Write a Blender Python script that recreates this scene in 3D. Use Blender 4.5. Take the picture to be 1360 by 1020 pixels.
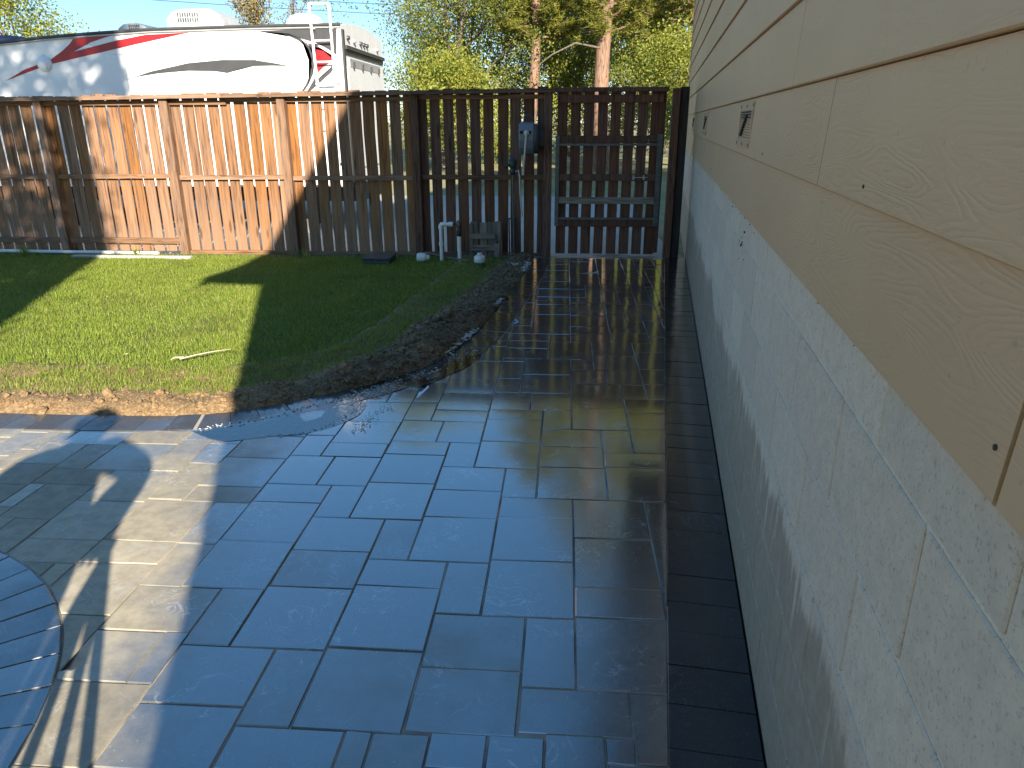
import bpy, bmesh, math, random
import numpy as np
from mathutils import Vector, Matrix

for _o in list(bpy.data.objects):
    bpy.data.objects.remove(_o)
random.seed(7)
rng = np.random.default_rng(7)
SC = bpy.context.scene
COL = SC.collection
PI = math.pi

# ------------------------------------------------------------------ camera
EYE = 1.445
cam = bpy.data.cameras.new('camera')
cam.sensor_width = 36.0
cam.lens = 979.92 / 1360 * 36
cam.clip_start = 0.02
cam.clip_end = 2000
camo = bpy.data.objects.new('camera', cam)
COL.objects.link(camo)
camo.matrix_world = (Matrix.Translation((0, 0, EYE)) @ Matrix.Rotation(math.radians(4.0963), 4, 'Z')
                     @ Matrix.Rotation(math.radians(90 - 19.547), 4, 'X') @ Matrix.Rotation(-0.0029, 4, 'Z'))
SC.camera = camo

# ------------------------------------------------------------------ sky, sun, exposure
SUN_EL, SUN_AZ = math.radians(24.0), math.radians(160.7)
SKY_STRENGTH = 0.15
SUN_STRENGTH = 5.0
EXPOSURE = 1.4
world = bpy.data.worlds.new('World')
SC.world = world
world.use_nodes = True
wn = world.node_tree
sky = wn.nodes.new('ShaderNodeTexSky')
sky.sky_type = 'NISHITA'
sky.sun_disc = False
sky.sun_elevation = SUN_EL
sky.sun_rotation = SUN_AZ
sky.altitude = 300
sky.air_density = 1.0
sky.dust_density = 0.0
sky.ozone_density = 5.0
sky_gam = wn.nodes.new('ShaderNodeGamma')          # evens the whole dome: less horizon glare, as in the photograph
sky_gam.inputs[1].default_value = 0.62
sky_sat = wn.nodes.new('ShaderNodeHueSaturation')
sky_sat.inputs['Saturation'].default_value = 1.36
wn.links.new(sky.outputs[0], sky_gam.inputs[0])
wn.links.new(sky_gam.outputs[0], sky_sat.inputs['Color'])
wn.links.new(sky_sat.outputs[0], wn.nodes['Background'].inputs[0])
wn.nodes['Background'].inputs[1].default_value = SKY_STRENGTH
sund = bpy.data.lights.new('sun', 'SUN')
sund.energy = SUN_STRENGTH
sund.angle = math.radians(0.5)
sund.color = (1.0, 0.90, 0.74)
suno = bpy.data.objects.new('sun', sund)
COL.objects.link(suno)
SUND = Vector((-math.sin(SUN_AZ) * math.cos(SUN_EL), -math.cos(SUN_AZ) * math.cos(SUN_EL), -math.sin(SUN_EL)))
suno.rotation_euler = SUND.to_track_quat('-Z', 'Y').to_euler()
suno.location = (3, -10, 12)
SC.view_settings.view_transform = 'Standard'
SC.view_settings.look = 'None'
SC.view_settings.gamma = 1
SC.view_settings.exposure = EXPOSURE
SC.view_settings.use_curve_mapping = False
SC.cycles.max_bounces = 6
SC.cycles.transparent_max_bounces = 12

# ------------------------------------------------------------------ helpers
def link(o):
    COL.objects.link(o)
    return o

def worg(p):
    v = Vector((0, 0, 0))
    while p is not None:
        v = v + p.location
        p = p.parent
    return v

class MB:
    """collects shapes; build() links them as one mesh object"""
    def __init__(s):
        s.v, s.f, s.sm = [], [], []
    def add(s, vs, fs, smooth=False):
        b = len(s.v)
        s.v += [tuple(v) for v in vs]
        s.f += [tuple(b + i for i in f) for f in fs]
        s.sm += [smooth] * len(fs)
        return s
    def box(s, x0, x1, y0, y1, z0, z1):
        return s.add([(x0, y0, z0), (x1, y0, z0), (x1, y1, z0), (x0, y1, z0), (x0, y0, z1), (x1, y0, z1), (x1, y1, z1), (x0, y1, z1)],
                     [(0, 3, 2, 1), (4, 5, 6, 7), (0, 1, 5, 4), (1, 2, 6, 5), (2, 3, 7, 6), (3, 0, 4, 7)])
    def cbox(s, x0, x1, y0, y1, z0, z1, c=0.003):
        """box with chamfered edges"""
        vs = []
        for X, Y, Z in ((x0, y0, z0), (x1, y0, z0), (x1, y1, z0), (x0, y1, z0), (x0, y0, z1), (x1, y0, z1), (x1, y1, z1), (x0, y1, z1)):
            sx = 1 if X == x0 else -1
            sy = 1 if Y == y0 else -1
            sz = 1 if Z == z0 else -1
            vs += [(X, Y + sy * c, Z + sz * c), (X + sx * c, Y, Z + sz * c), (X + sx * c, Y + sy * c, Z)]
        bm = bmesh.new()
        for v in vs:
            bm.verts.new(v)
        bmesh.ops.convex_hull(bm, input=bm.verts[:])
        bmesh.ops.dissolve_limit(bm, angle_limit=0.01, verts=bm.verts[:], edges=bm.edges[:])
        bm.verts.index_update()
        r = [tuple(v.co) for v in bm.verts]
        f = [[v.index for v in q.verts] for q in bm.faces]
        bm.free()
        return s.add(r, f)
    def tube(s, pts, r, n=8, cap=True, smooth=True):
        pts = [Vector(p) for p in pts]
        rs = r if isinstance(r, (list, tuple)) else [r] * len(pts)
        vs, fs = [], []
        up = None
        for i, p in enumerate(pts):
            t = (pts[min(i + 1, len(pts) - 1)] - pts[max(i - 1, 0)]).normalized()
            if up is None:
                up = Vector((0, 0, 1)) if abs(t.z) < 0.9 else Vector((1, 0, 0))
            a = t.cross(up).normalized()
            b = a.cross(t).normalized()
            up = b
            for k in range(n):
                w = 2 * PI * k / n
                vs.append(p + (a * math.cos(w) + b * math.sin(w)) * rs[i])
        for i in range(len(pts) - 1):
            for k in range(n):
                k2 = (k + 1) % n
                fs.append((i * n + k, i * n + k2, (i + 1) * n + k2, (i + 1) * n + k))
        s.add(vs, fs, smooth)
        if cap:
            s.add(vs[:n], [tuple(range(n - 1, -1, -1))])
            s.add(vs[-n:], [tuple(range(n))])
        return s
    def lathe(s, prof, org, axis='z', n=20, smooth=True):
        """prof: (radius, height) pairs along the axis"""
        vs, fs = [], []
        for r, h in prof:
            for k in range(n):
                w = 2 * PI * k / n
                c, d = r * math.cos(w), r * math.sin(w)
                p = {'z': (c, d, h), 'x': (h, c, d), 'y': (d, h, c)}[axis]
                vs.append((org[0] + p[0], org[1] + p[1], org[2] + p[2]))
        for i in range(len(prof) - 1):
            for k in range(n):
                k2 = (k + 1) % n
                fs.append((i * n + k, i * n + k2, (i + 1) * n + k2, (i + 1) * n + k))
        s.add(vs, fs, smooth)
        s.add(vs[:n], [tuple(range(n - 1, -1, -1))])
        s.add(vs[-n:], [tuple(range(n))])
        return s
    def prism(s, poly, a, b):
        """poly: list of 3D points; extruded by vector a->b offset"""
        n = len(poly)
        off = Vector(b) - Vector(a)
        v0 = [Vector(p) for p in poly]
        v1 = [p + off for p in v0]
        return s.add(v0 + v1, [tuple(range(n - 1, -1, -1)), tuple(range(n, 2 * n))] +
                     [(i, (i + 1) % n, n + (i + 1) % n, n + i) for i in range(n)])
    def build(s, name, mat, parent=None, local=False):
        me = bpy.data.meshes.new(name)
        v = np.array(s.v, dtype=float).reshape(-1, 3)
        if parent is not None and not local:
            v = v - np.array(worg(parent))
        me.from_pydata(v.tolist(), [], s.f)
        me.materials.append(mat)
        me.polygons.foreach_set('use_smooth', s.sm)
        me.update()
        o = link(bpy.data.objects.new(name, me))
        o.parent = parent
        return o

def fix_normals(o):
    bm = bmesh.new()
    bm.from_mesh(o.data)
    bmesh.ops.recalc_face_normals(bm, faces=bm.faces[:])
    bm.to_mesh(o.data)
    bm.free()
    return o

def quick_mesh(name, verts, faces, mat, parent=None, smooth=False):
    """large numpy mesh: verts (N,3), faces (M,k)"""
    me = bpy.data.meshes.new(name)
    verts = np.asarray(verts, dtype=np.float32)
    faces = np.asarray(faces, dtype=np.int32)
    if parent is not None:
        verts = verts - np.array(worg(parent), dtype=np.float32)
    me.vertices.add(len(verts))
    me.vertices.foreach_set('co', verts.ravel())
    k = faces.shape[1]
    me.loops.add(faces.size)
    me.loops.foreach_set('vertex_index', faces.ravel())
    me.polygons.add(len(faces))
    me.polygons.foreach_set('loop_start', np.arange(0, faces.size, k, dtype=np.int32))
    me.polygons.foreach_set('use_smooth', np.full(len(faces), smooth))
    me.update(calc_edges=True)
    me.validate()
    me.materials.append(mat)
    o = link(bpy.data.objects.new(name, me))
    o.parent = parent
    return o

def tag(o, label=None, cat=None, group=None, kind=None):
    if label: o['label'] = label
    if cat: o['category'] = cat
    if group: o['group'] = group
    if kind: o['kind'] = kind
    return o

def thing(name, label, cat, loc=(0, 0, 0), group=None):
    o = link(bpy.data.objects.new(name, None))
    o.location = loc
    o.empty_display_size = 0.2
    return tag(o, label, cat, group)

def clone(o, name=None, loc=None, parent=None):
    c = o.copy()
    link(c)
    if loc is not None: c.location = loc
    if parent is not None: c.parent = parent
    return c

# ------------------------------------------------------------------ node materials
class NM:
    def __init__(s, name):
        s.m = bpy.data.materials.new(name)
        s.m.use_nodes = True
        s.t = s.m.node_tree
        s.b = s.t.nodes['Principled BSDF']
        s.out = s.t.nodes['Material Output']
    def n(s, kind, **kw):
        x = s.t.nodes.new('ShaderNode' + kind)
        for k, v in kw.items():
            setattr(x, k, v)
        return x
    def l(s, a, b):
        s.t.links.new(a, b)
    def setin(s, sock, v):
        if hasattr(v, 'is_output') or isinstance(v, bpy.types.NodeSocket):
            s.l(v, sock)
        else:
            sock.default_value = v
    def coord(s, which='Object'):
        if which == 'Position':
            return s.n('NewGeometry').outputs['Position']
        return s.n('TexCoord').outputs[which]
    def mapping(s, vec, scale=(1, 1, 1), loc=(0, 0, 0), rot=(0, 0, 0)):
        x = s.n('Mapping')
        s.l(vec, x.inputs[0])
        x.inputs['Location'].default_value = loc
        x.inputs['Rotation'].default_value = rot
        x.inputs['Scale'].default_value = scale
        return x.outputs[0]
    def noise(s, vec, scale=5, detail=4, rough=0.55, dist=0.0, out='Fac'):
        x = s.n('TexNoise')
        s.l(vec, x.inputs['Vector'])
        x.inputs['Scale'].default_value = scale
        x.inputs['Detail'].default_value = detail
        x.inputs['Roughness'].default_value = rough
        x.inputs['Distortion'].default_value = dist
        return x.outputs[out]
    def ramp(s, fac, stops, interp='LINEAR'):
        x = s.n('ValToRGB')
        s.l(fac, x.inputs[0])
        e = x.color_ramp
        e.interpolation = interp
        while len(e.elements) < len(stops):
            e.elements.new(0.5)
        for el, (p, c) in zip(e.elements, stops):
            el.position = p
            el.color = c if len(c) == 4 else (*c, 1)
        return x.outputs[0]
    def math(s, op, a, b=0.0, clamp=False):
        x = s.n('Math', operation=op, use_clamp=clamp)
        s.setin(x.inputs[0], a)
        s.setin(x.inputs[1], b)
        return x.outputs[0]
    def smooth(s, v, lo, hi):
        x = s.n('MapRange', interpolation_type='SMOOTHSTEP')
        s.setin(x.inputs[0], v)
        x.inputs[1].default_value = lo
        x.inputs[2].default_value = hi
        return x.outputs[0]
    def mix(s, fac, a, b, mode='MIX'):
        x = s.n('Mix', data_type='RGBA', blend_type=mode)
        s.setin(x.inputs[0], fac)
        for sock, v in ((x.inputs[6], a), (x.inputs[7], b)):
            if isinstance(v, tuple) and len(v) == 3: v = (*v, 1)
            s.setin(sock, v)
        return x.outputs[2]
    def mixf(s, fac, a, b):
        x = s.n('Mix', data_type='FLOAT')
        s.setin(x.inputs[0], fac); s.setin(x.inputs[2], a); s.setin(x.inputs[3], b)
        return x.outputs[0]
    def rand(s):
        return s.n('ObjectInfo').outputs['Random']
    def sep(s, vec):
        x = s.n('SeparateXYZ')
        s.l(vec, x.inputs[0])
        return x.outputs
    def bump(s, h, strength=0.3, dist=0.01, prev=None):
        x = s.n('Bump')
        s.l(h, x.inputs['Height'])
        x.inputs['Strength'].default_value = strength
        x.inputs['Distance'].default_value = dist
        if prev is not None: s.l(prev, x.inputs['Normal'])
        return x.outputs[0]
    def fin(s, color=None, rough=None, normal=None, **kw):
        b = s.b
        if color is not None:
            s.setin(b.inputs['Base Color'], (*color, 1) if isinstance(color, tuple) and len(color) == 3 else color)
        if rough is not None: s.setin(b.inputs['Roughness'], rough)
        if normal is not None: s.l(normal, b.inputs['Normal'])
        for k, v in kw.items():
            s.setin(b.inputs[k.replace('_', ' ')], v)
        return s.m

def plain(name, color, rough=0.5, metal=0.0, var=0.12, scale=14, bump=0.0):
    """painted/plastic/metal with slight grime and tone variation"""
    m = NM(name)
    c = m.coord()
    nz = m.noise(c, scale, 5)
    d = tuple(x * (1 - var) for x in color)
    u = tuple(min(1, x * (1 + var)) for x in color)
    col = m.ramp(nz, [(0.3, d), (0.7, u)])
    r = m.math('ADD', m.math('MULTIPLY', nz, 0.2), rough - 0.1, True)
    nm = m.bump(m.noise(c, scale * 8, 3), bump, 0.004) if bump else None
    return m.fin(col, r, nm, Metallic=metal)

def m_wood(name, dark, light, rough=0.8, grey=0.0, axis='z', foot=0.0):
    m = NM(name)
    r = m.rand()
    oi = m.n('VectorMath', operation='ADD')
    cx = m.n('CombineXYZ')
    rr = m.math('MULTIPLY', r, 37.0)
    for i in range(3): m.l(rr, cx.inputs[i])
    m.l(m.coord(), oi.inputs[0]); m.l(cx.outputs[0], oi.inputs[1])
    sc = {'z': (14, 14, 1.1), 'x': (1.1, 14, 14), 'y': (14, 1.1, 14)}[axis]
    vec = m.mapping(oi.outputs[0], sc)
    g = m.noise(vec, 3.2, 6, 0.62, 0.6)
    g2 = m.noise(oi.outputs[0], 5, 3)
    col = m.ramp(g, [(0.34, tuple(c * 0.7 for c in dark)), (0.46, tuple((a + b) / 2 for a, b in zip(dark, light))), (0.60, light)])
    hsv = m.n('HueSaturation')
    m.l(col, hsv.inputs['Color'])
    m.l(m.math('ADD', m.math('MULTIPLY', r, 0.34), 0.82), hsv.inputs['Value'])
    m.l(m.math('ADD', m.math('MULTIPLY', m.math('FRACT', m.math('MULTIPLY', r, 7.31)), 0.3), 0.82), hsv.inputs['Saturation'])
    col = m.mix(m.math('MULTIPLY', m.smooth(g2, 0.5, 0.75), 0.22 + grey), hsv.outputs[0], tuple(0.5 * sum(light) / 3 + 0.35 * c for c in light))
    if foot:                                      # boards silver towards the ground
        fz = m.sep(m.coord())[2]
        wf = m.smooth(m.math('ADD', fz, m.math('MULTIPLY', g2, 0.35)), 0.75, 0.15)
        col = m.mix(m.math('MULTIPLY', wf, foot), col, tuple(0.45 * sum(light) / 3 + 0.75 * c for c in light))
    # knots and water stains
    vor = m.n('TexVoronoi')
    m.l(m.mapping(oi.outputs[0], (7, 7, 2.6) if axis == 'z' else (2.6, 7, 7)), vor.inputs['Vector'])
    vor.inputs['Scale'].default_value = 1.0
    kn = m.smooth(vor.outputs['Distance'], 0.15, 0.07)
    col = m.mix(m.math('MULTIPLY', kn, 0.7), col, tuple(c * 0.4 for c in dark))
    nm = m.bump(g, 0.35, 0.004)
    return m.fin(col, rough, nm)

def m_leaf(name, c1, c2, c3, trans=0.35):
    m = NM(name)
    geo = m.n('NewGeometry')
    rnd = geo.outputs['Random Per Island']
    col = m.ramp(rnd, [(0.0, c1), (0.5, c2), (1.0, c3)])
    m.fin(col, 0.55)
    m.b.inputs['Specular IOR Level'].default_value = 0.25
    tr = m.n('BsdfTranslucent')
    m.l(col, tr.inputs[0])
    mx = m.n('MixShader')
    mx.inputs[0].default_value = trans
    m.l(m.b.outputs[0], mx.inputs[1]); m.l(tr.outputs[0], mx.inputs[2])
    m.l(mx.outputs[0], m.out.inputs[0])
    return m.m

# ------------------------------------------------------------------ 2-D curve of the lawn edge (x right, y away from the camera)
OUT_PTS = [(-7.5, 3.36), (-6.0, 3.38), (-4.2, 3.41), (-3.6, 3.42), (-2.965, 3.43), (-2.38, 3.437), (-2.07, 3.448), (-1.87, 3.482), (-1.73, 3.533), (-1.56, 3.635),
           (-1.375, 3.775), (-1.15, 3.965), (-0.96, 4.19), (-0.81, 4.44), (-0.70, 4.8), (-0.61, 5.3), (-0.55, 5.9), (-0.475, 6.6), (-0.405, 7.344), (-0.37, 7.95), (-0.345, 8.42)]
def catmull(P, step=0.012):
    P = [np.array(p, float) for p in P]
    P = [2 * P[0] - P[1]] + P + [2 * P[-1] - P[-2]]
    out = []
    for i in range(1, len(P) - 2):
        p0, p1, p2, p3 = P[i - 1:i + 3]
        n = max(2, int(np.hypot(*(p2 - p1)) / step))
        for k in range(n):
            t = k / n
            out.append(0.5 * (2 * p1 + (p2 - p0) * t + (2 * p0 - 5 * p1 + 4 * p2 - p3) * t * t + (3 * p1 - p0 - 3 * p2 + p3) * t ** 3))
    out.append(P[-2])
    return np.array(out)
OUTC = catmull(OUT_PTS, 0.02)
_t = np.gradient(OUTC, axis=0)
_t /= np.hypot(_t[:, 0], _t[:, 1])[:, None]
OUTN = np.c_[_t[:, 1], -_t[:, 0]]            # points from the lawn to the patio
def d_out(p):
    """signed distance from the lawn edge: + on the patio side"""
    p = np.atleast_2d(p)
    res = np.empty(len(p))
    for s in range(0, len(p), 4000):
        q = p[s:s + 4000]
        dd = q[:, None, :] - OUTC[None]
        i = (dd ** 2).sum(2).argmin(1)
        v = dd[np.arange(len(q)), i]
        d = np.sqrt((v ** 2).sum(1))
        res[s:s + 4000] = d * np.sign((v * OUTN[i]).sum(1))
    return res
BORDER_W = 0.20
CIRC = np.array([-2.4454, 1.0793]); CIRC_R = 1.1662
WD = np.array([0.11989, 0.99279]); WNV = np.array([0.99279, -0.11989]); WALL_D = 0.33557; EDGE_N = 0.106

# ------------------------------------------------------------------ ground materials
def m_paver(name, dry, wet, dark=False, coat=3.5, damp=0.0):
    m = NM(name)
    pos = m.coord('Position')
    sx = m.sep(pos)
    r = m.rand()
    n1 = m.noise(pos, 1.3, 5, 0.6)
    n2 = m.noise(pos, 7.0, 4)
    sp = m.noise(pos, 260, 2)
    # damp map: wetter along the house; sunlit side's brightness put into pale dry colour
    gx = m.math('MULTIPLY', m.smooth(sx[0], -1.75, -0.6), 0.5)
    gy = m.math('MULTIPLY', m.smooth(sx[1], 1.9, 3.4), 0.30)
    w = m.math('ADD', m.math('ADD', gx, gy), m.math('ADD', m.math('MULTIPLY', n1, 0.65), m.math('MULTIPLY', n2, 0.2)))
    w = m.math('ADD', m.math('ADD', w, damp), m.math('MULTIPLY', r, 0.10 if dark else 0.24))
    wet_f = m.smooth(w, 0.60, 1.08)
    tone = m.math('ADD', m.math('MULTIPLY', r, 0.5), 0.76)
    # cast concrete mottling
    mo = m.noise(pos, 16, 6, 0.7)
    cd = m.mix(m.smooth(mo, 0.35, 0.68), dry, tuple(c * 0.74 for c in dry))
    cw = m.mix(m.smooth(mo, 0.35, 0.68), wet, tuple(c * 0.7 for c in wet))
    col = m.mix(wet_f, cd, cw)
    hs = m.n('HueSaturation'); m.l(col, hs.inputs['Color']); m.l(tone, hs.inputs['Value'])
    col = m.mix(m.math('MULTIPLY', m.smooth(sp, 0.62, 0.72), 0.25), hs.outputs[0], (0.42, 0.40, 0.36))
    # dried rings and swirls of white residue
    ring = m.noise(pos, 9.0, 3, 0.55, 1.4)
    line = m.math('SUBTRACT', 1.0, m.smooth(m.math('ABSOLUTE', m.math('SUBTRACT', ring, 0.5)), 0.0, 0.022))
    patch = m.smooth(m.noise(pos, 3.4, 3), 0.50, 0.60)
    res = m.math('MULTIPLY', m.math('MULTIPLY', line, patch), 0.12 if dark else 0.5)
    spots = m.n('TexVoronoi'); m.l(pos, spots.inputs['Vector']); spots.inputs['Scale'].default_value = 42
    dot = m.math('MULTIPLY', m.smooth(spots.outputs['Distance'], 0.16, 0.08), m.smooth(m.noise(pos, 5, 2), 0.5, 0.62))
    res = m.math('MAXIMUM', res, m.math('MULTIPLY', dot, 0.12 if dark else 0.42))
    col = m.mix(res, col, (0.5, 0.5, 0.5))
    # gloss: film of water, broken up in the near rows
    near = m.smooth(sx[1], 3.0, 1.7)
    rough = m.mixf(wet_f, 0.62, m.mixf(near, 0.20, 0.32))
    rough = m.math('ADD', rough, m.math('MULTIPLY', m.math('SUBTRACT', m.noise(pos, 22, 4), 0.5), 0.22), True)
    fine = m.noise(pos, 190, 3)
    b1 = m.bump(fine, 0.22, 0.0016)
    b2 = m.bump(m.noise(pos, 28, 4), 0.14, 0.004, b1)
    coatn = m.bump(m.noise(pos, 34, 3), 0.06, 0.003, m.bump(m.noise(pos, 150, 2), 0.07, 0.0012))
    m.fin(col, rough, b2)
    m.b.inputs['IOR'].default_value = 1.5
    m.setin(m.b.inputs['Coat Weight'], m.math('MULTIPLY', wet_f, 1.0))
    m.setin(m.b.inputs['Coat Roughness'], m.mixf(near, 0.085, 0.22))
    m.b.inputs['Coat IOR'].default_value = coat
    m.l(coatn, m.b.inputs['Coat Normal'])
    return m.m

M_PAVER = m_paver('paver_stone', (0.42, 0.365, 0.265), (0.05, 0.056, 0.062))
M_EDGE = m_paver('charcoal_paver', (0.075, 0.075, 0.08), (0.012, 0.014, 0.018), True, 1.35)
M_KERB = m_paver('grey_border_paver', (0.07, 0.07, 0.075), (0.03, 0.031, 0.035), True)

M_RING = m_paver('ring_stone', (0.05, 0.055, 0.065), (0.03, 0.034, 0.042), True, 3.3, 0.45)

def m_sand():
    m = NM('joint_sand')
    p = m.coord('Position')
    g = m.noise(p, 240, 3)
    b = m.noise(p, 2.4, 4)
    col = m.mix(m.smooth(b, 0.40, 0.56), (0.18, 0.175, 0.16), (0.46, 0.44, 0.40))
    col = m.mix(m.math('MULTIPLY', g, 0.4), col, (0.05, 0.045, 0.04))
    return m.fin(col, 0.8, m.bump(g, 0.6, 0.003))
M_SAND = m_sand()

def m_ground():
    m = NM('dry_ground')
    p = m.coord('Position')
    a = m.noise(p, 0.35, 6)
    b = m.noise(p, 9, 6, 0.7)
    col = m.ramp(b, [(0.3, (0.16, 0.13, 0.07)), (0.5, (0.30, 0.26, 0.13)), (0.7, (0.42, 0.37, 0.20))])
    col = m.mix(m.smooth(a, 0.45, 0.65), col, (0.20, 0.20, 0.07))
    return m.fin(col, 0.95, m.bump(b, 0.5, 0.05))
M_GROUND = m_ground()

def m_concrete(name, c):
    m = NM(name)
    p = m.coord('Position')
    a = m.noise(p, 1.2, 6)
    b = m.noise(p, 60, 4)
    col = m.ramp(a, [(0.3, tuple(x * 0.8 for x in c)), (0.7, c)])
    col = m.mix(m.math('MULTIPLY', m.smooth(b, 0.5, 0.7), 0.3), col, tuple(x * 0.6 for x in c))
    return m.fin(col, 0.85, m.bump(b, 0.25, 0.003))
M_CONC = m_concrete('pale_concrete', (0.46, 0.44, 0.40))

def m_soil():
    m = NM('soil')
    p = m.coord('Position')
    sx = m.sep(p)
    a = m.noise(p, 6, 5)
    b = m.noise(p, 55, 5, 0.7)
    dry = m.ramp(b, [(0.28, (0.10, 0.055, 0.026)), (0.5, (0.24, 0.15, 0.072)), (0.72, (0.42, 0.31, 0.16))])
    wet = m.ramp(b, [(0.28, (0.04, 0.027, 0.016)), (0.5, (0.14, 0.10, 0.058)), (0.72, (0.36, 0.275, 0.165))])
    a2 = m.noise(p, 3.2, 4)
    f = m.smooth(m.math('ADD', sx[0], m.math('MULTIPLY', m.math('SUBTRACT', m.math('MULTIPLY', m.math('ADD', a, a2), 0.5), 0.5), 5.0)), -1.7, -1.0)
    f = m.math('MULTIPLY', f, 0.9)
    col = m.mix(f, dry, wet)
    return m.fin(col, 0.9, m.bump(m.noise(p, 90, 5, 0.7), 0.8, 0.012))
M_SOIL = m_soil()

def m_turf():
    m = NM('turf_soil')
    p = m.coord('Position')
    b = m.noise(p, 30, 5, 0.7)
    col = m.ramp(b, [(0.3, (0.045, 0.055, 0.016)), (0.6, (0.10, 0.13, 0.03)), (0.8, (0.20, 0.19, 0.07))])
    return m.fin(col, 0.95, m.bump(b, 0.6, 0.02))
M_TURF = m_turf()

def m_grass():
    m = NM('grass_blade')
    geo = m.n('NewGeometry')
    rnd = geo.outputs['Random Per Island']
    p = geo.outputs['Position']
    a = m.noise(p, 1.6, 4)
    g = m.ramp(rnd, [(0.0, (0.13, 0.19, 0.022)), (0.35, (0.23, 0.335, 0.038)), (0.72, (0.33, 0.41, 0.06)), (0.9, (0.34, 0.34, 0.085)), (1.0, (0.46, 0.39, 0.17))])
    col = m.mix(m.math('MULTIPLY', m.smooth(a, 0.5, 0.72), 0.5), g, (0.17, 0.18, 0.045))
    m.fin(col, 0.5)
    m.b.inputs['Specular IOR Level'].default_value = 0.3
    tr = m.n('BsdfTranslucent'); m.l(col, tr.inputs[0])
    mx = m.n('MixShader'); mx.inputs[0].default_value = 0.4
    m.l(m.b.outputs[0], mx.inputs[1]); m.l(tr.outputs[0], mx.inputs[2]); m.l(mx.outputs[0], m.out.inputs[0])
    return m.m
M_GRASS = m_grass()
M_STRAW = m_leaf('dry_straw', (0.30, 0.24, 0.12), (0.42, 0.34, 0.18), (0.20, 0.15, 0.08), 0.15)

# ------------------------------------------------------------------ ground sheet, alley
def sheet(name, poly, z, mat, kind='structure'):
    o = MB().add([(x, y, z) for x, y in poly], [tuple(range(len(poly)))]).build(name, mat)
    return tag(o, kind=kind)
sheet('ground', [(-900, -400), (900, -400), (900, 1500), (-900, 1500)], -0.062, M_GROUND)
sheet('driveway', [(-9.5, 8.62), (1.28, 8.62), (1.28, 16.2), (-9.5, 16.2)], -0.045, M_CONC)

# ------------------------------------------------------------------ patio
patio = tag(MB().add([(x, y, -0.0036) for x, y in
    [(-4.6, 0.2), (-0.2, 0.2), (0.32, 0.2), (1.34, 8.36), (1.34, 8.64), (-0.36, 8.64), (-0.345, 8.36), (-0.40, 7.35), (-0.47, 6.6), (-0.55, 5.9), (-0.60, 5.3), (-0.69, 4.8),
     (-0.80, 4.45), (-0.95, 4.2), (-1.15, 3.97), (-1.37, 3.78), (-1.56, 3.64), (-1.75, 3.53), (-2.07, 3.45), (-2.965, 3.43), (-4.6, 3.40)]], [tuple(range(21))]).build('patio', M_SAND), kind='structure')

def paver_obj(name, poly, mat, parent, top=0.0, tilt=0.0045, edge=0.0028):
    """one stone: bevelled rim, very slightly crowned top"""
    P = np.array(poly, float)
    a = 0.5 * np.sum(P[:, 0] * np.roll(P[:, 1], -1) - np.roll(P[:, 0], -1) * P[:, 1])
    if a < 0: P = P[::-1]
    if abs(a) < 2e-4: return None
    c = P.mean(0)
    n = len(P)
    def inset(d):
        v = c - P
        L = np.hypot(v[:, 0], v[:, 1])[:, None]
        return P + v / L * np.minimum(d * 1.35, L * 0.45)
    tx, ty = rng.normal(0, tilt), rng.normal(0, tilt)
    dz = top + rng.normal(0, 0.0009)
    def lift(Q, z):
        return [(q[0], q[1], z + dz + (q[0] - c[0]) * tx + (q[1] - c[1]) * ty) for q in Q]
    vs = [(q[0], q[1], -0.05) for q in P] + lift(P, -edge) + lift(inset(edge), 0) + lift(inset(edge), 0) + lift(inset(0.03), 0.0003) + lift([c], 0.0007)
    fs, sm = [], []
    for k in (0, 1, 3):                       # the crown keeps its own rim so that its shading stays flat
        for i in range(n):
            j = (i + 1) % n
            fs.append((k * n + i, k * n + j, (k + 1) * n + j, (k + 1) * n + i)); sm.append(k == 3)
    for i in range(n):
        fs.append((4 * n + i, 4 * n + (i + 1) % n, 5 * n)); sm.append(True)
    mb = MB(); mb.v, mb.f, mb.sm = vs, fs, sm
    return mb.build(name, mat, parent)

def clip(P, sdf):
    """keep the part of the convex polygon where sdf > 0, following the curve"""
    P = np.array(P, float)
    d = []
    for i in range(len(P)):
        a, b = P[i], P[(i + 1) % len(P)]
        n = max(2, int(np.hypot(*(b - a)) / 0.012))
        d += [a + (b - a) * k / n for k in range(n)]
    D = np.array(d)
    s = sdf(D)
    if s.min() > 0: return P
    if s.max() < 0: return None
    keep = s > 0
    n = len(D)
    st = next(i for i in range(n) if keep[i] and not keep[i - 1])
    run = []
    i = st
    while keep[i % n] and len(run) < n:
        run.append(D[i % n]); i += 1
    A, B = run[-1], run[0]
    arc = []
    L = np.hypot(*(B - A))
    K = max(1, int(L / 0.03))
    for k in range(0, K + 1):
        q = (A + (B - A) * k / K)[None]
        for _ in range(3):
            e = 1e-3
            s0 = sdf(q)[0]
            g = np.array([sdf(q + [[e, 0]])[0] - s0, sdf(q + [[0, e]])[0] - s0]) / e
            q = q - (s0 * g / max(1e-6, (g ** 2).sum()))[None]
        arc.append(q[0])
    R = np.array(run + arc)
    out = list(R)                               # drop collinear points, smallest first
    def dev(k):
        a, b, c = out[k - 1], out[k], out[(k + 1) % len(out)]
        return abs((b[0] - a[0]) * (c[1] - a[1]) - (b[1] - a[1]) * (c[0] - a[0])) / (np.hypot(*(c - a)) + 1e-9)
    while len(out) > 3:
        e = [dev(k) for k in range(len(out))]
        k = int(np.argmin(e))
        if e[k] > 5e-4: break
        out.pop(k)
    return np.array(out) if len(out) >= 3 else None
sdf_border = lambda p: d_out(p) - (BORDER_W + 0.004)
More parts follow.
